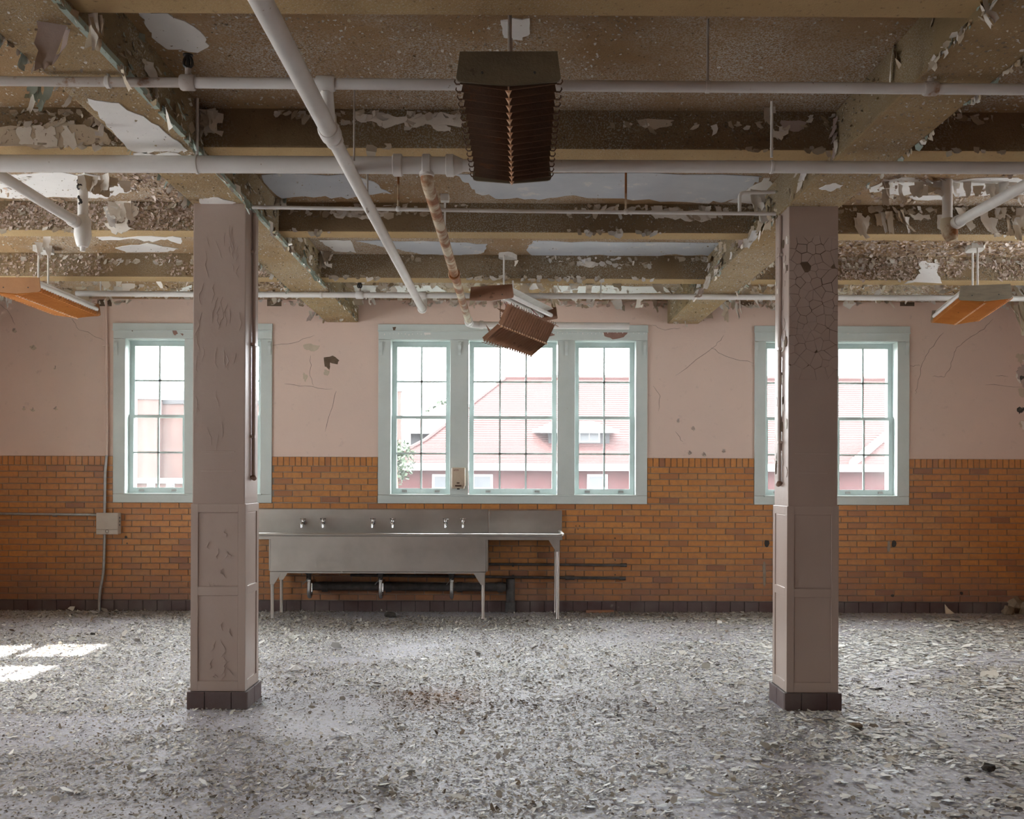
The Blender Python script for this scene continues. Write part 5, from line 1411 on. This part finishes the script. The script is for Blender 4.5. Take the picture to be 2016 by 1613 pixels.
G_ = [(0.60,0.56,0.50),(0.50,0.44,0.36),(0.36,0.27,0.16),(0.24,0.17,0.10),(0.46,0.36,0.22)]
def cluster(n, lo, hi, seed, thr=0.5, f=1.3):
    x = rng.uniform(lo, hi, n*4); k = vnoise(x, x*0.0+seed*3.1, f, seed) > thr; return x[k][:n]
for bi, (yy0, yy1) in enumerate(BEAMS[4:], 1):
    for zz, thr, nn in ((ZC-0.004, 0.45, 220), (ZC-0.05, 0.6, 140), (ZBEAM+0.03, 0.62, 90)):
        x = cluster(nn, XL+0.1, XR-0.1, bi*7+nn, thr); n = len(x)
        bits('paint_fringe', ceiling, np.stack([x, np.full(n, yy0-0.001), zz - rng.random(n)*0.03], 1), jit((0,0,-1), n, 0.25), jit((0,-1,0), n, 0.25), rng.uniform(0.014, 0.05, n), W_)
x = cluster(900, XL+0.1, XR-0.1, 5, 0.3); n = len(x)
bits('paint_fringe', ceiling, np.stack([x, rng.uniform(9.3, YW-0.01, n), np.full(n, ZC)], 1), jit((0,0,-1), n, 0.6), jit((0,-1,0), n, 0.8), rng.uniform(0.02, 0.08, n), W_)
x = cluster(260, XL+0.1, XR-0.1, 6, 0.4); n = len(x)
bits('paint_fringe', wall_back, np.stack([x, np.full(n, YW-0.002), ZC - rng.random(n)*0.05], 1), jit((0,0,-1), n, 0.3), jit((0,-1,0), n, 0.3), rng.uniform(0.02, 0.06, n), W_ + [(0.6,0.45,0.38)])
for gd, xs_, sg, gg in ((girder_l, GL[1], 1, GL), (girder_r, GR[0], -1, GR), (girder_l, GL[0], -1, GL), (girder_r, GR[1], 1, GR)):
    y = cluster(420, 3.3, YW-0.05, int(abs(xs_)*10), 0.35); n = len(y)
    z = np.where(rng.random(n) < 0.45, ZGIRD + rng.random(n)*0.03, ZGIRD + rng.random(n)*0.23)
    bits('paint_fringe', gd, np.stack([np.full(n, xs_+sg*0.001), y, z], 1), jit((0,0,-1), n, 0.35), jit((sg,0,0), n, 0.3), rng.uniform(0.012, 0.045, n), W_ + [(0.34,0.41,0.36), (0.4,0.3,0.18)])
    y = cluster(1500, 3.2, YW-0.05, int(abs(xs_)*10)+3, 0.42, 2.0); n = len(y)
    bits('scale_grit', gd, np.stack([np.full(n, xs_+sg*0.0005), y, ZGIRD + rng.random(n)*0.24], 1), jit((0,0,-1), n, 0.7), jit((sg,0,0), n, 0.3), rng.uniform(0.004, 0.014, n), G_)
    n = 1600; y = rng.uniform(3.2, YW-0.05, n)
    bits('scale_grit', gd, np.stack([rng.uniform(gg[0]+0.02, gg[1]-0.02, n), y, np.full(n, ZGIRD)], 1), flat(jit((0.6,0.6,0), n, 0.8), 2), jit((0,0,-1), n, 0.15), rng.uniform(0.004, 0.012, n), G_)
n = 110000; x = rng.uniform(XL+0.05, XR-0.05, n); y = rng.uniform(3.2, YW-0.05, n)
k = (np.abs(x) < 0.56*y+0.6) & (fbm(x, y, 0.9, 55) + 0.25*rng.random(n) > 0.58)
for (yy0, yy1) in BEAMS: k &= ~((y > yy0-0.01) & (y < yy1+0.01))
x = x[k]; y = y[k]; n = len(x)
bits('scale_grit', ceiling, np.stack([x, y, np.full(n, ZC)], 1), flat(jit((0.5,0.5,0), n, 0.9), 2), jit((0,0,-1), n, 0.15), rng.uniform(0.004, 0.013, n), G_ + [(0.62,0.60,0.56)])
for (yy0, yy1) in BEAMS[5:]:
    n = 9000; x = rng.uniform(XL+0.05, XR-0.05, n); z = rng.uniform(ZBEAM+0.01, ZC-0.01, n)
    k = fbm(x, z*3+yy0, 1.1, 66) > 0.50; x = x[k]; z = z[k]; n = len(x)
    bits('scale_grit', ceiling, np.stack([x, np.full(n, yy0), z], 1), jit((0,0,-1), n, 0.8), jit((0,-1,0), n, 0.2), rng.uniform(0.003, 0.011, n), [(0.26,0.25,0.20),(0.20,0.155,0.095),(0.34,0.31,0.25),(0.15,0.115,0.07),(0.5,0.46,0.4)])
PK = [(0.58,0.46,0.39),(0.50,0.38,0.31),(0.66,0.56,0.49),(0.36,0.25,0.17),(0.44,0.32,0.22)]
for (xa, xb, ya, yb_, nn) in ((GR[1]+0.02, XR-0.05, 7.38, 8.76, 9000), (GR[1]+0.02, XR-0.05, 5.6, 7.14, 2500), (-3.5, GL[0]-0.02, 5.6, 7.14, 4000), (XL+0.05, GL[0]-0.02, 9.02, YW-0.05, 6000), (GR[1]+0.02, XR-0.05, 9.02, YW-0.05, 4000)):
    x = rng.uniform(xa, xb, nn); y = rng.uniform(ya, yb_, nn); k = fbm(x, y, 1.6, 12) > 0.36; x = x[k]; y = y[k]; n = len(x)
    bits('residue_scale', ceiling, np.stack([x, y, np.full(n, ZC)], 1), flat(jit((0.4,0.4,0), n, 0.9), 2, 0.35), jit((0,0,-1), n, 0.2), rng.uniform(0.010, 0.028, n), PK)
for (xa, xb, yy, nn, thr) in ((XL+0.05, GL[0]-0.02, BEAMS[6][0], 4200, 0.40), (GR[1]+0.02, XR-0.05, BEAMS[7][0], 3600, 0.45), (XL+0.05, GL[0]-0.02, BEAMS[7][0], 1500, 0.5), (XL+0.05, GL[0]-0.02, BEAMS[5][0], 1200, 0.5)):
    x = rng.uniform(xa, xb, nn); z = rng.uniform(ZBEAM+0.015, ZC-0.005, nn); k = fbm(x*1.3, z*3+yy, 1.4, 31) > thr; x = x[k]; z = z[k]; n = len(x)
    bits('residue_scale', ceiling, np.stack([x, np.full(n, yy), z], 1), flat(jit((0,0,-1), n, 0.8), 1, 0.2), jit((0,-1,0), n, 0.2), rng.uniform(0.010, 0.026, n), PK)
n = 42000; x = rng.uniform(-4.2, 4.2, n); y = 3.4 + 4.6*rng.random(n)**1.5
k = (np.abs(x) < 0.56*y+0.6) & (fbm(x, y, 1.0, 23) + 0.18*rng.random(n) > 0.60); x = x[k]; y = y[k]; n = len(x)
o = bits('soil_crumbs', None, np.stack([x, y, np.full(n, 0.004) + 0.006*rng.random(n)], 1), flat(jit((0.5,0.5,0), n, 0.9), 2), jit((0,0,1), n, 0.2), rng.uniform(0.004, 0.012, n), [(0.14,0.105,0.07),(0.20,0.16,0.11),(0.09,0.075,0.06),(0.27,0.22,0.16)])
tag(o, 'dark brown soil crumbs gathered in streaks on the near floor', 'crumbs')
# larger chips one by one
rl = random.Random(9)
def chip_mesh(mat):
    k = rl.randint(6, 9); r = [rl.uniform(0.6, 1.1) for _ in range(k)]; e = rl.uniform(0.45, 0.9); cu = rl.uniform(-0.06, 0.22); t = 0.03
    top = [(0,0,t)] ; ring = []
    for i in range(k):
        a = 2*PI*i/k + rl.uniform(-0.2, 0.2); x, y = math.cos(a)*r[i], math.sin(a)*r[i]*e
        ring.append((x, y, t + cu*(x*x + 0.4*y*y)))
    vs_ = [(0,0,t+0.02)] + ring + [(x, y, z-t) for x, y, z in ring]
    fs_ = [(0, 1+i, 1+(i+1) % k) for i in range(k)] + [(1+i, 1+k+i, 1+k+(i+1) % k, 1+(i+1) % k) for i in range(k)] + [tuple(1+k+i for i in range(k-1, -1, -1))]
    return MB().add(vs_, fs_).mesh('paint_chip', M[mat])
M['chip_a'] = simple('loose_chip_pale', (0.62,0.615,0.57), (0.56,0.55,0.50), 9, 0.55)
M['chip_b'] = simple('loose_chip_bluish', (0.58,0.62,0.63), (0.52,0.55,0.55), 9, 0.5)
M['chip_c'] = simple('loose_chip_tan', (0.46,0.41,0.32), (0.36,0.31,0.24), 9, 0.7)
chips = {c_: [chip_mesh(c_) for _ in range(5)] for c_ in ('chip_a', 'chip_b', 'chip_c')}
kinds = {'chip_a': ('pale off-white paint chip lying loose on the floor', 'pale loose paint chips'), 'chip_b': ('bluish white paint chip lying loose on the floor', 'bluish loose paint chips'), 'chip_c': ('tan dirty paint chip lying loose on the floor', 'tan loose paint chips')}
cnt = 0
while cnt < 285:
    py = 1225 + 380*rl.random()**0.8; px = rl.uniform(10, 2006) if rl.random() < 0.45 else rl.uniform(1050, 2006)
    p = PZ(px, py, 0.0)
    if p.y > YW-0.2 or any(c_[0]-0.06 < p.x < c_[1]+0.06 and YCOL-0.06 < p.y < YCOL+0.42 for c_ in (CL, CR)): continue
    k = rl.choices(['chip_a', 'chip_b', 'chip_c'], [5, 4 if px > 1000 else 1.5, 1])[0]
    s = rl.uniform(0.017, 0.036)*(1.25 if px > 1250 else 1.0)
    o = place('paint_chip', rl.choice(chips[k]), (p.x, p.y, 0.008), None, (rl.uniform(-0.12, 0.12), rl.uniform(-0.12, 0.12), rl.uniform(0, 6.28)), (s, s, s))
    tag(o, kinds[k][0], 'paint chip', kinds[k][1]); cnt += 1
# single things among the litter
def lump(name, px, py, s, mat, label, cat, sc=(1,0.7,0.6), seed=1):
    r = random.Random(seed); p = PZ(px, py, 0.0)
    bm = bmesh.new(); bmesh.ops.create_icosphere(bm, subdivisions=2, radius=1.0)
    for v_ in bm.verts:
        v_.co *= r.uniform(0.72, 1.12); v_.co.z = max(v_.co.z, -0.55)
        v_.co = Vector((v_.co.x*s*sc[0], v_.co.y*s*sc[1], (v_.co.z+0.55)*s*sc[2]))
    me = bpy.data.meshes.new(name); bm.to_mesh(me); bm.free(); me.materials.append(M[mat])
    o = place(name, me, (p.x, p.y, 0.002)); tag(o, label, cat); return o
lump('debris_clump', 768, 1216, 0.055, 'debris_dark', 'black clump of debris under the steel sink', 'debris', (1.3,0.7,0.7), 2)
lump('stone', 1946, 1519, 0.034, 'debris_dark', 'small dark stone on the bluish chips at the dim side', 'stone', (1,0.8,0.8), 3)
lump('stone', 1905, 1539, 0.016, 'debris_dark', 'tiny dark pebble just below the larger dark stone', 'stone', (1,0.8,0.8), 8)
lump('debris_clump', 1684, 1434, 0.036, 'debris_brown', 'brown tuft of debris on the floor in front of the cracked column', 'debris', (1.2,0.8,0.6), 4)
lump('debris_clump', 182, 1251, 0.022, 'debris_dark', 'small dark crumb on the floor near the sun patches', 'debris', (1.2,0.8,0.7), 5)
pb = PZ(1180, 1207, 0.0)
o = MB().cbox((pb.x-0.15, YW-0.10, 0.002), (pb.x+0.155, YW-0.045, 0.032), 0.004).build('loose_brick', M['brick']); tag(o, 'loose slip of orange brick lying at the foot of the wall right of the sink', 'brick')
# crumpled white scrap beside the left column
p = PZ(578, 1322, 0.0); mb = MB(); r = random.Random(14)
g = [[Vector((p.x + (i-2)*0.024 + r.uniform(-0.008,0.008), p.y + (j-1.5)*0.03, 0.004 + (0.045*math.exp(-((i-2.6)**2)/1.2) if j in (1,2) else 0.006) + r.uniform(0, 0.012))) for i in range(5)] for j in range(4)]
mb.add([v_ for row in g for v_ in row], [(j*5+i, j*5+i+1, j*5+i+6, j*5+i+5) for j in range(3) for i in range(4)])
o = mb.build('paper_scrap', M['paper']); tag(o, 'crumpled white scrap on the floor between column and sink', 'paper')
# heap of fallen plaster in the dim corner and a leaning shard
for k, (px, py, s) in enumerate(((2002, 1208, 0.10), (1985, 1211, 0.06), (2022, 1210, 0.08))):
    lump('plaster_heap', px, py, s, 'debris_brown', ('tallest heap of fallen plaster in the dim corner', 'small heap of fallen plaster left of the tall one', 'heap of fallen plaster deepest in the dim corner')[k], 'plaster', (1.2,0.8,1.2), 30+k)
c = P(1866, 1205, YW-0.06)
o = MB().prism([(c.x-0.03, YW-0.07, 0.003), (c.x+0.06, YW-0.09, 0.003), (c.x+0.0, YW-0.055, 0.06), (c.x-0.025, YW-0.035, 0.10)], (0.004, -0.006, 0.0)).build('plaster_shard', M['flake_tan']); tag(o, 'pointed plaster shard leaning on the baseboard at the dim side', 'plaster')

# ================================================================== OUTDOORS, SEEN THROUGH THE PANES
GZ = -5.0
ground = MB().box((-120, YW+0.6, GZ-0.5), (120, 160, GZ)).build('ground', M['ground']); tag(ground, 'ground outside between the buildings', 'ground', kind='structure')
HY = 40.0
def hp(px, py, Y=HY): return P(px, py, Y)
house = empty('red_house', (hp(1250, 920).x, HY, GZ)); tag(house, 'red brick house with red tiled hip roof across from the triple window', 'house')
xl = hp(742, 915).x; xrr = hp(2150, 915).x; ze = hp(1000, 914).z; DEP = 14.0
MB().box((xl+0.6, HY+0.5, GZ), (xrr-0.6, HY+0.5+DEP-1.0, ze)).build('wall', M['redbrick'], house)
# hip roof with flared eaves: profile of (run inwards, rise)
RY = HY + 7.0
zr_ = hp(1000, 746, RY).z
prof = [(0.0, 0.0), (0.9, 0.30), (2.4, 1.0), (7.0, zr_-ze)]
def prof_z(d):
    for i in range(len(prof)-1):
        if d <= prof[i+1][0]:
            t = (d-prof[i][0])/(prof[i+1][0]-prof[i][0]); return ze + prof[i][1]+(prof[i+1][1]-prof[i][1])*t
    return ze + prof[-1][1]
xhl = hp(996, 746, RY).x      # where the ridge starts
xhr = xrr - (xhl-xl)
def hipx(d, side):
    t = d/7.0
    return xl + (xhl-xl)*t if side < 0 else xrr - (xrr-xhr)*t
roof = MB(); ncs = 46
for k in range(ncs):
    d0 = 7.0*k/ncs; d1 = 7.0*(k+1)/ncs
    za, zb_ = prof_z(d0)+0.035, prof_z(d1)
    roof.add([(hipx(d0,-1), HY+d0, za), (hipx(d0,1), HY+d0, za), (hipx(d1,1), HY+d1, zb_), (hipx(d1,-1), HY+d1, zb_), (hipx(d0,-1), HY+d0, za-0.035), (hipx(d0,1), HY+d0, za-0.035)], [(0,1,2,3), (4,5,1,0)])
    for sd in (-1, 1):
        a0, a1 = hipx(d0, sd), hipx(d1, sd); yb_ = HY+14-d0; yb2_ = HY+14-d1
        roof.add([(a0, HY+d0, za), (a0, yb_, za), (a1, yb2_, zb_), (a1, HY+d1, zb_)], [(0,3,2,1) if sd > 0 else (0,1,2,3)])
    roof.add([(hipx(d0,-1), HY+14-d0, za), (hipx(d0,1), HY+14-d0, za), (hipx(d1,1), HY+14-d1, zb_), (hipx(d1,-1), HY+14-d1, zb_)], [(3,2,1,0)])
o = roof.build('roof_courses', M['roof'], house); o['kind'] = 'stuff'
MB().box((xl-0.05, HY-0.08, ze-0.26), (xrr+0.05, HY+0.10, ze+0.03)).build('fascia', M['trim'], house)
MB().box((xl-0.05, HY+0.10, ze-0.20), (xrr+0.05, HY+0.55, ze-0.12)).build('soffit', M['trim'], house)
MB().tube([(xhl, RY, prof_z(7)+0.06), (xhr, RY, prof_z(7)+0.06)], 0.13, 8).build('ridge_tiles', M['roof'], house)
MB().tube([(hipx(d,-1), HY+d, prof_z(d)+0.06) for d in np.linspace(0, 7, 10)], 0.09, 6).build('hip_tiles', M['roof'], house)
# white flashed hip of a projecting wing seen through the third window
A = hp(1681, 915, HY-0.1); B = PX(1750, 833, A.x + (hp(1750,833).x - hp(1681,915).x))
MB().tube([Vector((A.x, HY+0.05, ze+0.08)), Vector((hp(1751, 832, HY+3.0).x, HY+3.0, prof_z(3.0)+0.08))], 0.16, 6).build('valley_flashing', M['trim'], house)
for (p0, p1) in ((851, 884), (929, 970), (1086, 1122), (1156, 1196), (1560, 1600), (1800, 1840)):
    a = hp(p0, 934, HY+0.45); b_ = hp(p1, 990, HY+0.45)
    f = MB().box((a.x, HY+0.42, b_.z), (b_.x, HY+0.52, a.z)).build('window_frame', M['trim'], house)
    m_ = 0.09
    zm = a.z - (a.z-b_.z)*0.5
    MB().box((a.x+m_, HY+0.40, zm+0.04), (b_.x-m_, HY+0.43, a.z-m_)).build('pane', M['outglass'], f)
    MB().box((a.x+m_, HY+0.40, b_.z+m_), (b_.x-m_, HY+0.43, zm-0.04)).build('pane', M['outglass'], f)
# big dormer
DY = HY + 2.2
a = hp(1050, 846, DY-0.7); b_ = hp(1217, 846, DY-0.7); ztd = a.z
wx0 = hp(1080, 850, DY).x; wx1 = hp(1200, 850, DY).x
dm = MB().box((wx0, DY, prof_z(2.0)-0.4), (wx1, DY+3.4, ztd)).build('dormer', M['dormer'], house)
xm = (a.x+b_.x)/2
MB().add([(a.x, DY-0.7, ztd), (b_.x, DY-0.7, ztd), (b_.x-0.9, DY+0.3, ztd+0.42), (a.x+0.9, DY+0.3, ztd+0.42), (a.x, DY+3.6, ztd), (b_.x, DY+3.6, ztd), (a.x+0.9, DY+3.6, ztd+0.42), (b_.x-0.9, DY+3.6, ztd+0.42)],
         [(0,1,2,3), (0,3,6,4), (1,5,7,2), (3,2,7,6), (0,4,5,1)]).build('dormer_roof', M['roof'], dm)
MB().box((a.x-0.03, DY-0.76, ztd-0.13), (b_.x+0.03, DY-0.66, ztd+0.03)).build('dormer_fascia', M['trim'], dm)
p0 = hp(1139, 851, DY); p1 = hp(1181, 872, DY)
f = MB().box((p0.x, DY-0.05, p1.z), (p1.x, DY+0.01, p0.z)).build('dormer_window', M['trim'], house)
xq = (p0.x+p1.x)/2
MB().box((p0.x+0.07, DY-0.07, p1.z+0.07), (xq-0.02, DY-0.04, p0.z-0.06)).build('pane', M['outglass'], f); MB().box((xq+0.02, DY-0.07, p1.z+0.07), (p1.x-0.07, DY-0.04, p0.z-0.06)).build('pane', M['outglass'], f)
# rear wing left of it, with its own small hip roof
WY = HY + 14.6
a = hp(784, 846, WY); b_ = hp(905, 846, WY); zt_ = a.z; pk = hp(868, 797, WY+2.5)
wing = empty('house_wing', ((a.x+b_.x)/2, WY+2, GZ)); tag(wing, 'rear wing with small red hip roof beside the chimney outside', 'house')
MB().box((hp(806,850,WY).x, WY+0.6, GZ), (b_.x+2, WY+5, zt_)).build('wall', M['dormer'], wing)
MB().add([(a.x, WY, zt_), (b_.x+2, WY, zt_), (b_.x+2, WY+2.5, pk.z), (pk.x, WY+2.5, pk.z), (a.x, WY+5, zt_), (b_.x+2, WY+5, zt_)], [(0,1,2,3), (0,3,4), (3,2,5,4), (0,4,5,1)]).build('roof', M['roof'], wing)
MB().box((a.x-0.05, WY-0.06, zt_-0.22), (b_.x+2, WY+0.06, zt_+0.02)).build('fascia', M['trim'], wing)
ca = hp(781, 766, WY-2); cb = hp(790, 860, WY-2)
chm = empty('chimney', ((ca.x+cb.x)/2, WY-2, GZ)); tag(chm, 'tall pale brick chimney stack outside at the edge of the triple window', 'chimney')
MB().box((ca.x-0.2, WY-2.3, GZ), (cb.x, WY-1.7, ca.z-0.15)).build('stack', M['palebrick'], chm); MB().box((ca.x-0.26, WY-2.36, ca.z-0.15), (cb.x+0.06, WY-1.64, ca.z)).build('cap', M['trim'], chm)
# pale tower block through the first window
BY = 62.0
tower = empty('apartment_block', (P(300, 900, BY).x, BY, GZ)); tag(tower, 'pale brick flat roofed block outside the window behind the smoother column', 'building')
a = P(150, 784, BY); b_ = P(312, 784, BY); c = P(316, 792, BY); d = P(640, 792, BY)
MB().box((a.x, BY, GZ), (b_.x, BY+12, a.z)).build('wall', M['palebrick'], tower)
MB().box((c.x-0.3, BY+0.8, GZ), (d.x, BY+12, c.z)).build('wall', M['palebrick'], tower)
MB().box((a.x, BY-0.1, a.z-0.05), (b_.x+0.1, BY+12, a.z+0.25)).build('parapet', M['trim'], tower); MB().box((b_.x, BY+0.7, c.z-0.05), (d.x, BY+12, c.z+0.2)).build('parapet', M['dormer'], tower)
p0 = P(335, 768, BY+4); p1 = P(362, 792, BY+4)
MB().box((p0.x, BY+3, c.z), (p1.x+3, BY+7, p0.z)).build('roof_house', M['trim'], tower)
for px, py in ((282, 764), (292, 760), (302, 758), (309, 764)):
    q = P(px, py, BY+1); MB().tube([(q.x, BY+1, a.z), (q.x, BY+1, q.z)], 0.04, 6).build('antenna_mast', M['dormer'], tower)
for j in range(8):
    y0_, y1_ = 826+17*j, 836+17*j
    q = P(313, y0_, BY+0.8); r_ = P(320, y1_, BY+0.8)
    f = MB().box((q.x, BY+0.74, r_.z), (r_.x, BY+0.84, q.z)).build('window_frame', M['trim'], tower); MB().box((q.x+0.04, BY+0.70, r_.z+0.04), (r_.x-0.04, BY+0.76, q.z-0.04)).build('pane', M['outglass'], f)
LY = 48.0
low = empty('low_building', (P(310, 950, LY).x, LY, GZ)); tag(low, 'low pale building with white cornice in front of the pale block outside', 'building')
a = P(120, 941, LY); b_ = P(640, 941, LY)
MB().box((a.x, LY, GZ), (b_.x, LY+8, a.z)).build('wall', M['palebrick'], low); MB().box((a.x, LY-0.2, a.z-0.25), (b_.x, LY+8, a.z)).build('cornice', M['trim'], low)
for px in (290, 328, 200, 400):
    q = P(px, 952, LY); r_ = P(px+16, 975, LY)
    f = MB().box((q.x, LY-0.06, r_.z), (r_.x, LY+0.02, q.z)).build('window_frame', M['trim'], low); MB().box((q.x+0.05, LY-0.10, r_.z+0.05), (r_.x-0.05, LY-0.05, q.z-0.05)).build('pane', M['outglass'], f)
# trees beyond
def tree(px, py_top, Y, rad, label, seed):
    r = random.Random(seed); c = P(px, py_top, Y); root = empty('tree', (c.x, Y, GZ)); tag(root, label, 'tree', 'trees outside')
    MB().tube([(c.x, Y, GZ), (c.x+0.1, Y, c.z-rad*1.2)], [0.3, 0.12], 8).build('trunk', M['bark'], root)
    mb = MB()
    for k in range(900):
        v_ = Vector((r.gauss(0,1), r.gauss(0,1), r.gauss(0,1))); v_ = v_.normalized()*rad*(r.random()**0.4)
        q = Vector((c.x, Y, c.z-rad)) + Vector((v_.x, v_.y, v_.z*1.1)); s = rad*0.09
        a_, b__ = Vector((r.uniform(-1,1), r.uniform(-1,1), r.uniform(-1,1)))*s, Vector((r.uniform(-1,1), r.uniform(-1,1), r.uniform(-1,1)))*s
        mb.add([q-a_, q+b__, q+a_, q-b__], [(0,1,2,3)])
    o = mb.build('foliage', M['leaf'], root); o['kind'] = 'stuff'
tree(772, 862, 37.5, 0.9, 'small shrubby tree at the lowest edge of the triple window view', 2)
tree(877, 788, 66, 1.5, 'tree top peeping over the rear wing roof', 3)
# birds on the ridge
def bird(px, py, label, fl=1):
    b0 = P(px, py, RY); x, z = b0.x, prof_z(7)+0.18
    root = empty('bird', (x, RY, z)); tag(root, label, 'bird', 'birds on the roof ridge')
    MB().tube([(x-fl*0.24, RY, z+0.10), (x-fl*0.10, RY, z+0.14), (x, RY, z+0.18), (x+fl*0.09, RY, z+0.26), (x+fl*0.11, RY, z+0.32), (x+fl*0.15, RY, z+0.33), (x+fl*0.20, RY, z+0.32)], [0.012,0.05,0.085,0.07,0.045,0.045,0.008], 8).build('body', M['bird'], root, smooth=True)
    for dy in (-0.03, 0.03): MB().tube([(x, RY+dy, z-0.03), (x, RY+dy, z+0.12)], 0.01, 5).build('leg', M['bird'], root)
bird(1018, 738, 'bird perched at the start of the roof ridge', -1); bird(1172, 740, 'bird on the ridge seen through the third sash, first of two', -1); bird(1212, 740, 'bird on the ridge seen through the third sash, second of two', 1); bird(996, 744, 'bird at the very corner of the roof ridge', -1)
